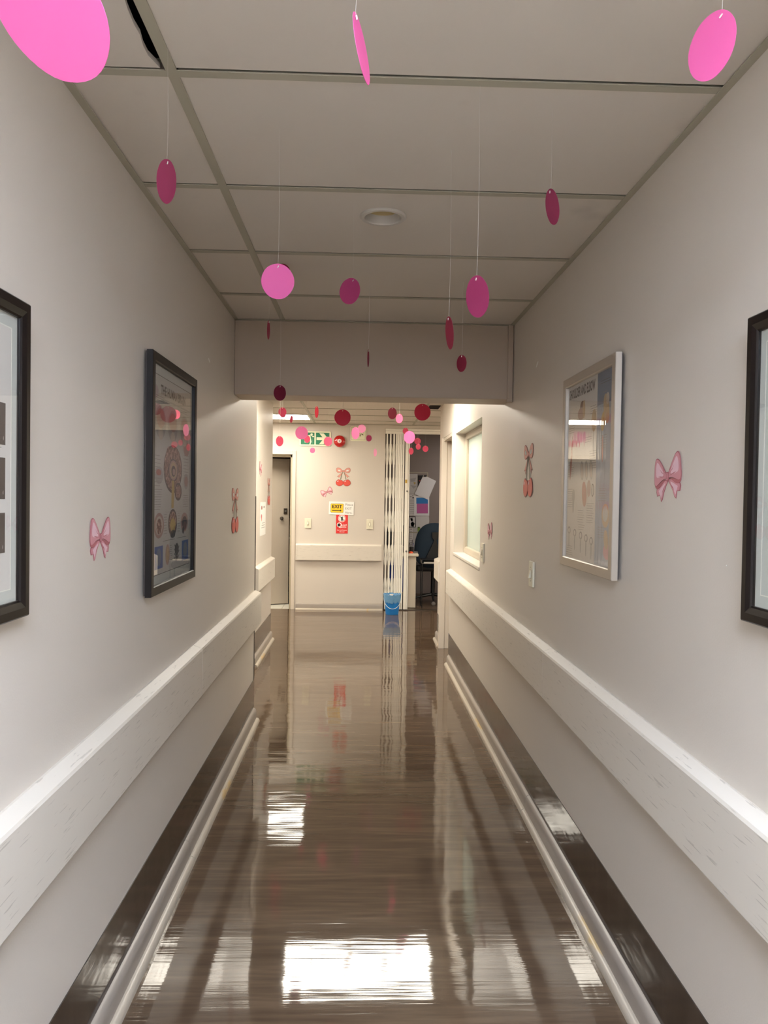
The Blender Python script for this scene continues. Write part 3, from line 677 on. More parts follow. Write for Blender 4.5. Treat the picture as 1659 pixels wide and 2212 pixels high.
for q in ([(-.018, .045), (.008, .05), (.016, .0), (-.012, -.012)], [(-.018, .045), (-.02, .032), (-.055, .018), (-.058, .03)], [(.008, .048), (.042, .02), (.056, .026), (.054, .036), (.04, .033), (.014, .056)],
          [(-.012, -.006), (.016, .002), (.024, -.035), (.012, -.072), (-.004, -.072), (.006, -.036)], [(-.012, -.006), (.002, -.012), (-.02, -.046), (-.062, -.046), (-.062, -.033), (-.028, -.032)]):
    b.poly([(mx0+u, zc+v-.004) for u, v in q], .0114+.0003*(len(b.v) % 7), 'sign_cream')
b.build('print', es)
# fire bell
p = atY(733.5, 953, YE-.03)
r = empty('fire_bell', (p.x, YE, p.z))
b = MB(); b.lathe((p.x, YE-.001, p.z), [(.045, 0), (.045, .02), (.06, .02)], 'bell_red', 32, axis='y'); b.build('back_box', r, smooth=True)
b = MB(); b.lathe((p.x, YE-.001, p.z), [(.060, .016), (.070, .018), (.073, .024), (.070, .038), (.058, .052), (.036, .060), (.012, .063)], 'bell_red', 40, axis='y'); b.build('gong', r, smooth=True)
b = MB(); b.lathe((p.x, YE-.001, p.z), [(.026, .0618), (.022, .0648), (.010, .066)], 'bell_white', 24, axis='y'); b.lathe((p.x, YE-.001, p.z), [(.007, .065), (.006, .069), (.001, .070)], 'print_dark', 16, axis='y'); b.build('hub', r, smooth=True)
tag(r, 'round red fire alarm bell beside the green exit sign', 'alarm bell')
# cream square sign
x0, x1, z0, z1 = EQ(757, 921, 791, 953)
b = MB(WE); b.slab(rrect(x0, z0, x1, z1, .012), .001, .010, 'sign_cream', 'gate_metal'); o = b.build('square_sign'); tag(o, 'cream square sign with small dark marks near the ceiling', 'sign')
b = MB(WE)
for a in (.012, .0145): pass
b.ring(x0+.012, x1-.012, z0+.012, z1-.012, [(0, .0101), (0, .0106), (.0022, .0106), (.0022, .0101)], 'sign_brown')
for q in ([(.60, .50), (.66, .42), (.62, .28), (.58, .38)], [(.66, .52), (.78, .48), (.84, .40), (.72, .42)], [(.15, .84), (.19, .86), (.18, .80), (.14, .80)], [(.56, .52), (.60, .54), (.60, .50), (.57, .49)], [(.78, .56), (.84, .60), (.80, .53)]):
    b.poly([(x0+(x1-x0)*u, z0+(z1-z0)*v) for u, v in q], .0108, 'sign_brown')
b.build('print', o)
# exit notice
def fr(q, u, v): # bilinear point of a skewed sheet: q = top-left, top-right, bottom-right, bottom-left
    tl, tr, br, bl = q; return (((tl[0]*(1-u)+tr[0]*u)*(1-v)+(bl[0]*(1-u)+br[0]*u)*v), ((tl[1]*(1-u)+tr[1]*u)*(1-v)+(bl[1]*(1-u)+br[1]*u)*v))
q = [E(710.8, 1083), E(765, 1084.3), E(763.8, 1113), E(710, 1111)]
aN = math.atan2(q[1][1]-q[0][1], q[1][0]-q[0][0])
b = MB(WE); b.slab([q[3], q[2], q[1], q[0]], .0045, .0055, 'paper_white'); o = b.build('exit_notice'); tag(o, 'white exit notice with a yellow arrow box above the red quiet sign', 'sign')
b = MB(WE)
def bl(u, v): return fr(q, u, v)
def rr(u0, v0, u1, v1, rad): return [bl(*p) for p in [(u0+(p[0]-u0), v0+(p[1]-v0)) for p in rrect(u0, v0, u1, v1, rad)]]
b.poly(rr(.07, .16, .585, .85, .05), .0059, 'print_dark'); b.poly(rr(.08, .18, .575, .83, .045), .0063, 'sign_yellow')
w_ = q[1][0]-q[0][0]; p = bl(.325, .50); b.text('EXIT', p[0], p[1], w_*.185, 'print_black', .0067, align='C', bold=.03, ang=aN)
b.poly([bl(*t) for t in ((.13, .655), (.45, .655), (.45, .60), (.515, .68), (.45, .76), (.45, .705), (.13, .705))], .0067, 'print_black')
for s_, v in (('Please', .30), ('EXIT', .60), ('Here.', .90)):
    p = bl(.645, v); b.text(s_, p[0], p[1], w_*.13, 'print_grey', .0062, ang=aN)
b.build('print', o)
# quiet sign
x0, x1, z0, z1 = EQ(726, 1112, 751, 1152.5); Wq, Hq = x1-x0, z1-z0
b = MB(WE); b.box((x0, z0, .001), (x1, z1, .003), 'sign_red'); o = b.build('quiet_sign'); tag(o, 'narrow red quiet area sign under the exit notice', 'sign')
b = MB(WE); Q = lambda u, v: (x0+Wq*u, z1-Hq*v)
c = Q(.5, .19); b.poly(ell(c[0], c[1], Wq*.32, Wq*.32, 32), .0035, 'paper_white'); b.poly(ell(c[0], c[1], Wq*.285, Wq*.285, 32), .0039, 'sign_red'); b.poly(ell(c[0], c[1], Wq*.25, Wq*.25, 32), .0043, 'paper_white')
b.poly([(c[0]-.012, c[1]-.03), (c[0]+.012, c[1]-.03), (c[0]+.012, c[1]+.018), (c[0]+.008, c[1]+.018), (c[0]+.008, c[1]+.03), (c[0]+.004, c[1]+.03), (c[0]+.004, c[1]+.018), (c[0]-.012, c[1]+.018)], .0047, 'print_dark')
b.poly([(c[0]-.030, c[1]+.026), (c[0]-.026, c[1]+.030), (c[0]+.030, c[1]-.026), (c[0]+.026, c[1]-.030)], .0051, 'print_black')
p = Q(.05, .66); b.text('Q', p[0], p[1], Wq*.56, 'paper_white', .0035, bold=.01)
p = Q(.24, .55); b.poly(ell(p[0], p[1], Wq*.11, Wq*.13), .0043, 'print_black')
p = Q(.47, .60); b.text('uiet', p[0], p[1], Wq*.30, 'paper_white', .0035); p = Q(.42, .70); b.text('AREA', p[0], p[1], Wq*.19, 'paper_white', .0035)
p = Q(.5, .85); b.text('No Cell Phones', p[0], p[1], Wq*.125, 'paper_white', .0035, align='C', bold=.01); p = Q(.5, .94); b.text('Allowed', p[0], p[1], Wq*.125, 'paper_white', .0035, align='C', bold=.01)
b.build('print', o)

def switch(f, u, v, w2, h2, label, big=False):
    c = f(u, v, 0); r = empty('switch_plate', c)
    b = MB(f); b.slab(rrect(u-w2/2, v-h2/2, u+w2/2, v+h2/2, .004), 0, .010, 'switch_plastic'); b.build('plate', r, bevel=.002)
    b = MB(f); t = .011 if not big else .014
    b.box((u-t, v-.020, .010), (u+t, v+.020, .0112), 'switch_shade')
    b.raw([(u-t*.7, v-.017, .011), (u+t*.7, v-.017, .011), (u+t*.7, v+.017, .011), (u-t*.7, v+.017, .011), (u-t*.7, v-.017, .022), (u+t*.7, v-.017, .022), (u+t*.7, v+.017, .013), (u-t*.7, v+.017, .013)],
          [(4, 5, 6, 7), (0, 1, 5, 4), (1, 2, 6, 5), (2, 3, 7, 6), (3, 0, 4, 7)], 'switch_plastic'); b.build('rocker', r)
    for s_ in (-1, 1): b = MB(f); b.slab(ell(u, v+s_*.031, .0032, .0032, 12), .010, .0112, 'switch_shade'); b.build('screw', r)
    tag(r, label, 'switch')
c = E(665, 1130); switch(WE, c[0], c[1], .082, .122, 'cream switch plate on the end wall near the grey door')
c = E(798.5, 1132.5); switch(WE, c[0], c[1], .082, .122, 'cream switch plate on the end wall near the folding gate')
switch(WR, -3.43, 1.087, .076, .115, 'tall switch plate on the right wall nearest the viewer, below the cherry sticker', True)
switch(WR, -4.79, 1.085, .076, .118, 'switch plate on the right wall just before the window', True)

# ------------------------------------------------------------------ bow and cherry stickers
def mir(p): return [(-x, y) for x, y in p][::-1]
BOWS = dict(
 loop=[(-.06, .14), (-.20, .34), (-.40, .62), (-.60, .84), (-.76, .92), (-.88, .84), (-.95, .60), (-.98, .30), (-1.0, .0), (-.98, -.20), (-.88, -.30), (-.70, -.24), (-.45, -.12), (-.22, -.06), (-.06, -.08)],
 hi=[(-.22, .14), (-.42, .42), (-.62, .68), (-.74, .76), (-.82, .62), (-.86, .36), (-.84, .10), (-.62, .06), (-.40, .04)],
 fold=[(-.98, -.14), (-.96, -.32), (-.80, -.42), (-.58, -.36), (-.36, -.20), (-.14, -.08), (-.40, -.12), (-.66, -.22), (-.86, -.26)],
 tail=[(-.04, -.08), (-.30, -.12), (-.60, -.26), (-.88, -.40), (-.92, -.52), (-.86, -.72), (-.64, -.70), (-.56, -1.0), (-.44, -.90), (-.32, -.62), (-.14, -.34), (-.02, -.20)],
 tailhi=[(-.20, -.22), (-.44, -.34), (-.72, -.50), (-.66, -.62), (-.54, -.84), (-.40, -.60), (-.22, -.36)],
 crease=[[(-.14, .08), (-.42, .30), (-.56, .44), (-.40, .24)], [(-.14, .02), (-.50, .10), (-.70, .12), (-.48, .05)], [(-.12, .14), (-.24, .34), (-.34, .52), (-.28, .32)], [(-.14, -.24), (-.38, -.50), (-.46, -.66), (-.30, -.48)]])
def chaik(p, n=2):
    for _ in range(n):
        q = []
        for i in range(len(p)):
            a, c = p[i], p[(i+1) % len(p)]; q += [(.75*a[0]+.25*c[0], .75*a[1]+.25*c[1]), (.25*a[0]+.75*c[0], .25*a[1]+.75*c[1])]
        p = q
    return p
for k_ in ('loop', 'hi', 'fold'): BOWS[k_] = chaik(BOWS[k_], 2)
BOWS['loop'] = [(x*1.02, y*1.03) for x, y in BOWS['loop']]
def grow(p, k): 
    cx_ = sum(q[0] for q in p)/len(p); cy2 = sum(q[1] for q in p)/len(p)
    return [(cx_+(x-cx_)*k, cy2+(y-cy2)*k) for x, y in p]
def bow(f, u, v, w2, h2, label, ang=0, group=None, pale=False):
    ca, sa = math.cos(ang), math.sin(ang)
    T = lambda p: [(u+(x*w2/2*ca-y*h2/2*sa), v+(x*w2/2*sa+y*h2/2*ca)) for x, y in p]
    r = None
    def lay(name, items):
        nonlocal r
        b = MB(f)
        for kind, p, w0, k in items:
            if kind: b.slab(T(p), w0, w0+.0008, k, 'bow_line')
            else: b.poly(T(p), w0, k)
        o = b.build(name, r)
        if r is None: r = o
        return o
    it = []
    for m_ in (lambda p: p, mir):
        it += [(1, m_(BOWS['tail']), .0006, 'bow_line'), (0, grow(m_(BOWS['tail']), .90), .0017, 'bow_mid'), (0, m_(BOWS['tailhi']), .0020, 'bow_light'), (0, m_(BOWS['crease'][3]), .0023, 'bow_deep')]
    lay('bow_sticker', it)
    it = []
    for m_ in (lambda p: p, mir):
        it += [(1, m_(BOWS['fold']), .0018, 'bow_line'), (0, grow(m_(BOWS['fold']), .86), .0029, 'bow_deep'), (1, m_(BOWS['loop']), .0022, 'bow_line'), (0, grow(m_(BOWS['loop']), .94), .0033, 'bow_mid'), (0, m_(BOWS['hi']), .0036, 'bow_light')]
        it += [(0, m_(c_), .0039, 'bow_deep') for c_ in BOWS['crease'][:3]]
    lay('loops', it)
    lay('knot', [(1, rrect(-.11, -.17, .11, .20, .07), .0030, 'bow_line'), (0, rrect(-.085, -.14, .085, .17, .06), .0042, 'bow_mid'), (0, [(-.03, -.11), (-.01, -.11), (0, .14), (-.025, .14)], .0045, 'bow_deep'), (0, [(.03, -.11), (.045, -.11), (.05, .14), (.03, .14)], .0045, 'bow_deep')])
    tag(r, label, 'sticker', group)
def cherry(f, u, v, w2, h2, label, ang=0):
    T = lambda p: [(u+x*w2/2, v+y*h2/2) for x, y in p]
    r = None
    b = MB(f)
    LO = [(-.05, .60), (-.15, .72), (-.35, .90), (-.65, 1.0), (-.88, .96), (-.95, .78), (-.92, .58), (-.78, .44), (-.50, .42), (-.20, .50)]
    LI = [(-.26, .62), (-.42, .74), (-.64, .80), (-.76, .74), (-.74, .64), (-.56, .58), (-.38, .58)]
    LO = chaik(LO); LI = chaik(LI)
    TA = [(-.06, .52), (-.30, .38), (-.60, .18), (-.86, -.02), (-.62, .02), (-.60, -.14), (-.36, .10), (-.14, .38)]
    def holed(b, outer, inner, w, k):
        n = len(outer); m2 = [min(inner, key=lambda q: (q[0]-p[0])**2+(q[1]-p[1])**2) for p in outer]
        pts = T(outer)+T(m2); b.raw([(p[0], p[1], w) for p in pts], [(i, (i+1) % n, n+(i+1) % n, n+i) for i in range(n)], k)
    for m_ in (lambda p: p, mir):
        b.slab(T(m_(TA)), .0006, .0014, 'cher_line'); b.poly(T(grow(m_(TA), .80)), .0019, 'cher_bow')
        b.slab(T(m_(LO)), .0008, .0018, 'cher_line'); b.poly(T(grow(m_(LO), .90)), .0023, 'cher_bow'); b.poly(T(m_(LI)), .0027, 'cher_line'); b.poly(T(grow(m_(LI), .86)), .0031, 'paper')
    b.slab(T(ell(0, .60, .13, .11)), .0012, .0026, 'cher_line'); b.poly(T(ell(0, .60, .09, .075)), .0031, 'cher_bow')
    r = b.build('cherry_sticker'); tag(r, label, 'sticker', None)
    for s_ in (-1, 1):
        b = MB(f); b.slab(T([(s_*.06, .50), (s_*.13, .50), (s_*.30, .10), (s_*.40, -.32), (s_*.32, -.32), (s_*.22, .10)]), .0020, .0030, 'cher_stem'); b.build('stem', r)
        b = MB(f); P_ = [(s_*.48+.50*math.cos(t)*(1-.06*math.sin(t)), -.63+.37*math.sin(t)-(.09*math.exp(-((math.cos(t)*.5+s_*.12)/.16)**2) if math.sin(t) > 0 else 0)) for t in [2*math.pi*i/32 for i in range(32)]]
        b.slab(T(P_), .0016+.0004*(s_ > 0), .0028+.0004*(s_ > 0), 'cher_dark'); b.poly(T(grow(P_, .92)), .0037, 'cher_red'); b.poly(T(ell(s_*.48-.22, -.48, .10, .06, 14, .5)), .0041, 'bow_light'); b.build('cherry', r)
bow(WL, 1.963, 1.312, .150, .112, 'pink bow sticker on the left wall between the two black frames')
bow(WR, -1.940, 1.490, .168, .122, 'large pink bow sticker on the right wall between silver and black frames', ang=.10)
bow(WR, -4.56, 1.233, .150, .105, 'small pink bow sticker on the right wall just before the window, above a switch plate', ang=.08)
cherry(WL, 4.03, 1.345, .215, .238, 'cherry and bow sticker on the left wall beyond the brain poster')
cherry(WR, -3.555, 1.562, .200, .250, 'cherry and bow sticker on the right wall beyond the silver frame')
c = E(741.5, 1030); cherry(WE, c[0], c[1], .190, .232, 'cherry and bow sticker on the lobby end wall')
c = E(706, 1063); bow(WE, c[0], c[1], .150, .105, 'pale pink bow sticker tilted on the lobby end wall', ang=.42)
bow(WL2, 6.66, 1.655, .150, .12, 'narrow pink bow sticker on the far left wall segment above the notice', ang=-.2)
cherry(WL2, 7.27, 1.462, .19, .26, 'cherry and bow sticker on the far left wall segment beside the grey door')
b = MB(WL2); b.box((6.66, 1.068, .001), (7.04, 1.365, .003), 'paper_white'); o = b.build('wall_notice'); tag(o, 'white printed notice on the far left wall segment above the crash rail', 'sign')
b = MB(WL2)
b.poly(ell(6.76, 1.315, .04, .018), .0034, 'cher_line'); b.poly(ell(6.92, 1.32, .05, .01), .0034, 'print_light'); b.poly(ell(6.74, 1.24, .04, .02), .0034, 'bow_mid'); b.poly(ell(6.75, 1.225, .02, .03), .0038, 'cher_red')
for i in range(3): b.box((6.80-.03*i, 1.175-.02*i, .003), (6.98, 1.180-.02*i, .0034), 'print_light')
b.build('print', o)

# small filler marks where things were once fixed to the walls
def scuff(f, u, v, w2, h2, a):
    p = ell(u, v, w2, h2, 10, a); b = MB(f); b.slab(p, -.0002, .0006, 'paper_white'); struct(b.build('trim_filler_mark'))
scuff(WL, 3.32, 2.005, .020, .005, -.35); scuff(WR, -3.42, 2.035, .022, .006, .5); scuff(WR, -1.62, .870+.42, .0016, .0016, 0)
# ------------------------------------------------------------------ picture frames
def picture(f, u0, u1, v0, v1, w0, w1, bw, key, label, gl='glass', name='picture_frame'):
    c = f((u0+u1)/2, v0, w1/2); r = empty(name, c)
    b = MB(f); b.ring(u0, u1, v0, v1, [(0, w0), (0, w1-.003), (.003, w1), (bw*.55, w1), (bw*.9, w1-.004), (bw, w1-.007), (bw, w0)] if key == 'black_frame' else [(0, w0), (0, w1-.002), (.002, w1), (bw-.003, w1), (bw, w1-.003), (bw, w0)], key); b.build('frame', r)
    b = MB(f); b.box((u0+.004, v0+.004, w0-.004), (u1-.004, v1-.004, w0), 'print_dark'); b.box(((u0+u1)/2-.03, v1-.05, .0003), ((u0+u1)/2+.03, v1-.02, w0-.004), 'steel'); b.build('backing', r)
    b = MB(f); b.box((u0+bw-.003, v0+bw-.003, w1-.0095), (u1-bw+.003, v1-bw+.003, w1-.008), gl); b.build('glass', r)
    tag(r, label, 'picture'); return r
def lines(b, u0, u1, v, n, dv, w, k='print_grey', th=.0014, jag=.25):
    for i in range(n): b.box((u0, v-i*dv-th, w-.0002), (u1-(u1-u0)*random.uniform(0, jag), v-i*dv, w), k)
# near left black frame
f = WL; u0, u1, v0, v1 = .72, 1.487, EYE-.239, EYE+.358
r = picture(f, u0, u1, v0, v1, .006, .030, .033, 'black_frame', 'large black frame with three scan prints, cut by the left picture edge')
b = MB(f); b.box((u0+.03, v0+.03, .012), (u1-.03, v1-.03, .0175), 'mat_board'); mt = b.build('mount', r)
b = MB(f); b.ring(u0+.054, u1-.054, v0+.056, v1-.056, [(0, .0172), (0, .0178), (.0022, .0178), (.0022, .0172)], 'mat_bevel'); b.build('bevel_line', mt)
b = MB(f); b.box((u0+.0565, v0+.0585, .0172), (u1-.0565, v1-.0585, .01765), 'paper'); b.build('print_sheet', mt)
for j in range(4):
    for i, (za, zb) in enumerate(((.160, .084), (.061, -.014), (-.039, -.112))):
        ue = 1.408-.155*j
        b = MB(f); b.box((ue-.135, EYE+zb, .0176), (ue, EYE+za, .0182), 'mri'); p_ = b.build('scan_print', r)
        b = MB(f); lines(b, ue-.125, ue-.01, EYE+zb-.004, 2, .004, .0181, 'print_grey', .0015, .3)
        for t in range(3): b.poly(ell(ue-.115+.04*t, (EYE+za+EYE+zb)/2, .013, .026, 14), .0184, 'print_dark'); b.poly(ell(ue-.115+.04*t, (EYE+za+EYE+zb)/2-.01, .004, .005, 8), .0186, 'paper')
        b.build('caption', p_)
# near right black frame
f = WR; u0, u1, v0, v1 = -1.50, -.75, EYE-.236, EYE+.367
r = picture(f, u0, u1, v0, v1, .006, .030, .033, 'black_frame', 'large black frame with pale mount, cut by the right picture edge')
b = MB(f); b.box((u0+.03, v0+.03, .012), (u1-.03, v1-.03, .0175), 'mat_board'); mt = b.build('mount', r)
b = MB(f); b.ring(u0+.052, u1-.052, v0+.056, v1-.056, [(0, .0172), (0, .0178), (.0022, .0178), (.0022, .0172)], 'mat_bevel'); b.build('bevel_line', mt)
b = MB(f); b.box((u0+.078, v0+.10, .0172), (u1-.078, v1-.055-.005, .0177), 'brain_tan'); b.box((u0+.078, v1-.20, .0175), (u1-.078, v1-.061, .0179), 'print_paleblue'); b.build('print_sheet', mt)
# left poster of the brain
f = WL; u0, u1, v0, v1 = 2.330, 2.945, EYE-.318, EYE+.437
r = picture(f, u0, u1, v0, v1, .012, .032, .030, 'black_satin', 'black framed brain anatomy poster on the left wall')
b = MB(f); b.box((u0+.027, v0+.027, .014), (u1-.027, v1-.027, .0185), 'mat_board'); mt = b.build('mount', r)
a0, a1, c0, c1 = u0+.055, u1-.055, v0+.06, v1-.062
b = MB(f); b.ring(a0-.003, a1+.003, c0-.003, c1+.003, [(0, .0182), (0, .0188), (.002, .0188), (.002, .0182)], 'print_dark'); b.box((a0, c0, .0183), (a1, c1, .0187), 'paper_grey'); sh = b.build('poster_sheet', r)
U = lambda u: a0+(a1-a0)*u
V = lambda v: c1-(c1-c0)*v
b = MB(f); w = .0190; AW = a1-a0; AH = c1-c0
gw = glyphs('THE HUMAN BRAIN', .03)[2]; sz = .042
b.text('THE HUMAN BRAIN', U(.50), V(.085), sz, 'print_black', w, sx=AW*.66/(gw*sz), align='C', bold=.03)
lines(b, U(.05), U(.28), V(.10), 3, .007, w); lines(b, U(.70), U(.95), V(.12), 2, .007, w)
def EL(u, v, ru, rv, k, dw=0, a=0): b.poly(ell(U(u), V(v), ru*AW, rv*AH, 28, a), w+dw, k)
for u in (.17, .48, .82): EL(u, .23, .13, .085, 'print_light'); EL(u, .21, .10, .05, 'brain_pink', .0003); EL(u, .29, .06, .03, 'print_skin', .0004)
# big brain section
EL(.50, .46, .25, .13, 'brain_dark'); EL(.50, .455, .235, .12, 'brain_fold', .0003)
EL(.40, .40, .10, .06, 'brain_fold', .0004); EL(.50, .465, .13, .062, 'brain_dark', .0006); EL(.50, .465, .115, .054, 'brain_pink', .0008)
EL(.50, .465, .085, .045, 'brain_tan', .0009); EL(.50, .470, .06, .03, 'brain_dark', .0011); EL(.51, .474, .035, .018, 'brain_pink', .0013)
b.poly([(U(u), V(v)) for u, v in ((.46, .52), (.52, .52), (.53, .60), (.51, .67), (.45, .67), (.45, .60))], w+.0012, 'print_yellow')
EL(.64, .58, .10, .05, 'brain_dark', .0008); EL(.64, .58, .08, .038, 'brain_fold', .0010)
for i in range(7): EL(.64, .555+.009*i, .07, .002, 'brain_pink', .0012)
lines(b, U(.03), U(.20), V(.40), 9, .012, w); lines(b, U(.80), U(.97), V(.37), 8, .012, w); lines(b, U(.03), U(.22), V(.57), 9, .008, w); lines(b, U(.80), U(.97), V(.60), 6, .008, w)
EL(.88, .33, .09, .045, 'brain_pink'); EL(.14, .50, .10, .045, 'print_light'); EL(.13, .485, .06, .016, 'print_red', .0003); EL(.88, .52, .08, .045, 'print_light'); EL(.88, .52, .055, .03, 'brain_pink', .0003)
b.box((U(.30), V(.690), w-.0002), (U(.75), V(.688), w), 'print_light')
EL(.15, .755, .12, .065, 'brain_pink'); EL(.15, .755, .09, .048, 'print_skin', .0003); EL(.15, .76, .06, .040, 'brain_fold', .0005)
EL(.50, .75, .12, .075, 'brain_dark'); EL(.50, .75, .10, .062, 'brain_fold', .0003); EL(.50, .76, .07, .035, 'print_yellow', .0005)
for i in range(8):
    t = 2*math.pi*i/8; EL(.50+.06*math.cos(t), .762+.03*math.sin(t), .02, .007, 'print_yellow', .0007, t)
EL(.50, .81, .07, .022, 'print_dark', .0007)
EL(.84, .755, .11, .055, 'brain_pink'); EL(.84, .755, .075, .035, 'brain_dark', .0003); EL(.85, .775, .05, .025, 'brain_brown', .0005); EL(.80, .80, .03, .02, 'brain_dark', .0006)
lines(b, U(.27), U(.36), V(.70), 8, .009, w); lines(b, U(.64), U(.71), V(.70), 8, .009, w)
lines(b, U(.25), U(.62), V(.838), 1, .006, w, 'print_dark'); lines(b, U(.65), U(.95), V(.838), 1, .006, w, 'print_dark')
b.poly([(U(.05), V(.86)), (U(.05), V(.975)), (U(.25), V(.975)), (U(.25), V(.86))], w, 'print_blue'); b.poly([(U(.77), V(.86)), (U(.77), V(.975)), (U(.97), V(.975)), (U(.97), V(.86))], w, 'print_blue')
EL(.15, .915, .06, .045, 'print_slate', .0004); EL(.87, .915, .06, .045, 'print_slate', .0004); EL(.37, .915, .055, .055, 'brain_pink'); EL(.37, .915, .035, .04, 'brain_tan', .0003)
EL(.62, .90, .055, .035, 'print_dark'); EL(.62, .935, .03, .03, 'print_dark', .0002)
for i in range(7): EL(.62+.05*((i % 2)*2-1), .88+.012*i, .025, .004, 'print_dark', .0003, .5*((i % 2)*2-1))
lines(b, U(.43), U(.50), V(.87), 8, .007, w); b.build('print', sh)
# silver poster of shoulder and elbow
f = WR; u0, u1, v0, v1 = -2.855, -2.272, EYE-.243, EYE+.447
r = picture(f, u0, u1, v0, v1, .012, .032, .033, 'silver_frame', 'silver framed shoulder and elbow poster in clear film on the right wall', gl='film')
a0, a1, c0, c1 = u0+.031, u1-.031, v0+.031, v1-.031; AW = a1-a0; AH = c1-c0
b = MB(f); b.box((a0, c0, .014), (a1, c1, .0185), 'paper'); sh = b.build('poster_sheet', r)
b = MB(f)
b.poly([(U(.66), V(0)), (U(.66), V(1)), (U(1), V(1)), (U(1), V(0))], .0187, 'print_paleblue'); b.poly([(U(.66), V(0)), (U(.66), V(.17)), (U(1), V(.17)), (U(1), V(0))], .0188, 'print_slate')
gw = glyphs('SHOULDER AND ELBOW', .03)[2]; sz = .047
b.text('SHOULDER AND ELBOW', U(.03), V(.075), sz, 'print_black', w, sx=AW*.58/(gw*sz), bold=.03)
lines(b, U(.72), U(.95), V(.05), 2, .008, w, 'print_dark'); lines(b, U(.76), U(.86), V(.11), 4, .010, w)
EL(.34, .14, .05, .03, 'brain_brown'); EL(.32, .18, .08, .035, 'brain_pink', .0003); EL(.38, .16, .03, .05, 'brain_tan', .0004)
for u, v, ru, rv, a, k in ((.84, .20, .05, .08, .3, 'brain_tan'), (.86, .15, .03, .03, 0, 'print_skin'), (.78, .26, .04, .05, -.3, 'print_yellow'), (.10, .42, .02, .13, -.15, 'print_red'), (.60, .24, .05, .06, 0, 'brain_tan'), (.78, .40, .015, .07, 0, 'print_red')):
    EL(u, v, ru, rv, k, 0, a)
for u in (.36, .46, .56): EL(u, .50, .035, .055, 'print_light', 0, .2); EL(u, .50, .022, .042, 'print_skin', .0003, .2)
EL(.42, .63, .05, .07, 'print_red', 0, .2); EL(.52, .60, .04, .045, 'brain_pink', .0002); EL(.60, .61, .028, .035, 'print_dark'); EL(.60, .61, .020, .028, 'paper_grey', .0003)
EL(.17, .64, .035, .04, 'print_light'); EL(.17, .69, .02, .05, 'print_light', .0002); EL(.86, .74, .07, .06, 'brain_tan', 0, .4); EL(.86, .73, .05, .04, 'paper_grey', .0003, .4); EL(.90, .92, .07, .04, 'bow_mid'); EL(.88, .86, .04, .05, 'brain_tan', .0003, .3)
for i, u in enumerate((.08, .22, .36, .48, .59)): EL(u, .84+.01*i, .035, .022, 'print_grey'); EL(u, .84+.01*i, .022, .014, 'paper', .0003); EL(u, .89+.01*i, .012, .05, 'print_light', .0001)
for u, v, n in ((.03, .22, 5), (.52, .16, 4), (.42, .32, 3), (.52, .40, 8), (.03, .60, 9), (.28, .72, 6), (.48, .68, 9), (.30, .80, 3), (.02, .93, 5), (.72, .33, 6), (.72, .60, 6), (.72, .80, 5), (.03, .46, 6)):
    lines(b, U(u), U(u+.15), V(v), n, .008, w)
b.build('print', sh)

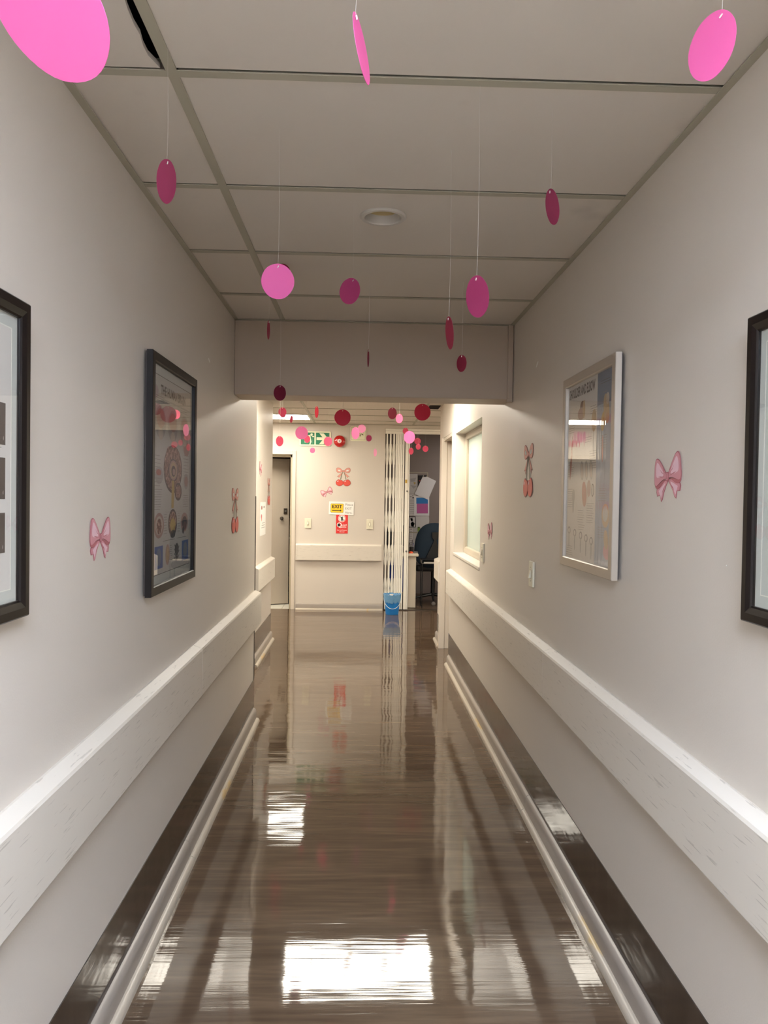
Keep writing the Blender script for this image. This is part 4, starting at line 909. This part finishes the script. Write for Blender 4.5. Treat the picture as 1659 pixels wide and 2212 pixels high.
# ------------------------------------------------------------------ paper discs hung from the ceiling
DISCS = [
 # px, py, w, h, tilt, colour, diameter, label
 (105, 22, 204, 285, -38, 'disc_light', .125, 'largest pale pink disc, cut by the top left corner of the picture'),
 (781, 106, 19, 137, -14, 'disc_light', .085, 'pale pink disc seen edge-on at the top centre'),
 (1537, 100, 88, 134, 20, 'disc_light', .085, 'pale pink disc at the top right above the right wall'),
 (360, 392, 40, 88, 0, 'disc_pink', .085, 'pink disc hanging by the left wall, second nearest on the left'),
 (1193, 447, 28, 74, -8, 'disc_pink', .080, 'slim pink disc right of the round downlight'),
 (600, 608, 69, 73, 0, 'disc_light', .085, 'bright round pink disc in front of the long ceiling tee, left of centre'),
 (611, 594, 34, 46, 0, 'disc_crimson', .085, 'dark disc mostly hidden behind the bright round pink disc'),
 (756, 629, 43, 55, 14, 'disc_magenta', .080, 'magenta disc left of centre just below the ceiling, right of the bright pink one'),
 (1031, 641, 49, 88, -3, 'disc_magenta', .090, 'large magenta oval disc below the ceiling on the right'),
 (580, 713, 6, 40, 0, 'disc_crimson', .070, 'disc turned edge-on before the left end of the beam'),
 (971, 719, 17, 70, -4, 'disc_crimson', .085, 'narrow crimson disc before the top edge of the beam, right side'),
 (795.5, 774, 4, 37, 0, 'disc_crimson', .070, 'sliver of a disc edge-on before the middle of the beam'),
 (997, 785, 21, 36, 2, 'disc_crimson', .070, 'small crimson disc before the right part of the beam'),
 (604.5, 849, 26, 33, 0, 'disc_maroon', .068, 'dark maroon disc at the lower edge of the beam, left side'),
 (610, 890, 17, 20, 0, 'disc_crimson_lit', .080, 'front one of two overlapping crimson discs beside the lobby ceiling light'),
 (611, 895, 13, 14, 0, 'disc_crimson_lit', .062, 'back one of two overlapping crimson discs beside the lobby ceiling light'),
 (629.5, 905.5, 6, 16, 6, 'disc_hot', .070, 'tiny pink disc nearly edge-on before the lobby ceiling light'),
 (684, 890, 8, 25, 0, 'disc_crimson_lit', .085, 'narrow crimson disc right of the lobby ceiling light'),
 (740, 902, 35, 35, 0, 'disc_crimson_lit', .098, 'large round crimson disc above the fire bell'),
 (847.5, 893, 19, 25, 0, 'disc_maroon', .085, 'dark maroon disc left above the gate, beside a hot pink one'),
 (862.5, 904, 15, 20, 0, 'disc_hot', .080, 'hot pink disc just right of the dark maroon disc above the gate'),
 (912.5, 890.5, 35, 36, 0, 'disc_crimson_lit', .098, 'large round crimson disc on the right below the beam'),
 (651.5, 935, 27, 28, 0, 'disc_pale_lit', .085, 'round pale pink disc covering the left end of the exit sign'),
 (663.5, 948.5, 13, 16, 0, 'disc_hot', .070, 'small hot pink disc over the running figure of the exit sign'),
 (604, 953, 16, 22, 0, 'disc_hot', .085, 'hot pink oval disc above the grey door'),
 (675, 973, 11, 12, 0, 'disc_pale_lit', .062, 'tiny pale pink disc just below the exit sign'),
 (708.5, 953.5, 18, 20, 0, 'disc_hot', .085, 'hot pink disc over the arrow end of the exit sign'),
 (768, 935.5, 17, 26, 0, 'disc_pale_lit', .085, 'pink oval disc over the cream square sign'),
 (781.5, 926, 17, 18, 0, 'disc_pale_lit', .080, 'lilac pink disc over the top right of the cream square sign'),
 (797, 946.5, 12, 14, 0, 'disc_magenta', .070, 'small magenta disc right of the cream square sign'),
 (810.5, 977.5, 7, 17, 0, 'disc_pale_lit', .080, 'narrow pale pink disc low on the end wall left of the gate'),
 (884.5, 944.5, 24, 27, 0, 'disc_pale_lit', .090, 'pale pink disc before the lead post of the gate'),
 (902, 953, 14, 14, 0, 'disc_hot', .070, 'upper of two touching pink discs before the dark office'),
 (903.5, 965, 10.5, 13, 0, 'disc_hot', .062, 'lower of two touching pink discs before the dark office'),
 (919, 969.5, 12.5, 13.5, 0, 'disc_hot', .065, 'small hot pink disc farthest right before the dark office'),
 (888, 974.5, 10.5, 15, 0, 'disc_hot', .072, 'small pink oval disc beside the gate post, lowest of its cluster'),
 (876, 931, 12, 14, 0, 'disc_hot', .070, 'small disc half hidden behind the pale pink disc at the gate post'),
]
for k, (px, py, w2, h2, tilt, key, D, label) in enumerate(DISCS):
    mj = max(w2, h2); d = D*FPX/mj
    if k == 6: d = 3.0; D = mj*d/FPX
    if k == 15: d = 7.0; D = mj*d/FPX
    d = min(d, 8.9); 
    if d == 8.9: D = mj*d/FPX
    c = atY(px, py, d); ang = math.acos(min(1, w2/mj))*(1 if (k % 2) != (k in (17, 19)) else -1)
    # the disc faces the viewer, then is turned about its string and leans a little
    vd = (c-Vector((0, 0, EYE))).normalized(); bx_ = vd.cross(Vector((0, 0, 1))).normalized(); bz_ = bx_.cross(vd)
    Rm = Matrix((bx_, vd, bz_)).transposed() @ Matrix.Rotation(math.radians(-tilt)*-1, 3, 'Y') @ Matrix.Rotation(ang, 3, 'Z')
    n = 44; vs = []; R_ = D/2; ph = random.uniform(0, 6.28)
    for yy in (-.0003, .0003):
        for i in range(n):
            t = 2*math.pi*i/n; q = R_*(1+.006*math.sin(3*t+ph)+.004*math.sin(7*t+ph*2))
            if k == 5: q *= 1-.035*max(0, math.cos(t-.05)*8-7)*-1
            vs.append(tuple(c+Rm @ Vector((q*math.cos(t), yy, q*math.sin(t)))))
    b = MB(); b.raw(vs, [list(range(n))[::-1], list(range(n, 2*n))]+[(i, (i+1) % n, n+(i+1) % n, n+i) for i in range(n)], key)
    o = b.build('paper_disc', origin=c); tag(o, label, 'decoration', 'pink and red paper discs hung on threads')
    top = c+Rm @ Vector((0, 0, R_*.82))
    if 3.94 < top.y < 4.215: ztop_ = 1.945
    elif top.y < 3.97: ztop_ = CZ
    else: ztop_ = CZ
    rad = .00018 if d < 3 else .00035
    b = MB()
    L_ = ztop_-top.z; pts = [Vector((top.x+.003*math.sin(3.1*t)*(1-t)*(1 if t else 0), top.y, top.z+L_*t)) for t in [i/6 for i in range(7)]]
    b.tube([tuple(p) for p in pts], rad, 'nylon', 5); b.build('thread', o)
    kc = top; b = MB(); b.tube([tuple(kc+Rm @ Vector((-.0015, -.0016, -.002))), tuple(kc+Rm @ Vector((0, -.0018, 0))), tuple(kc+Rm @ Vector((.0012, -.0016, .003)))], .0011 if d < 3 else .0016, 'knot_white', 6); b.build('knot', o)
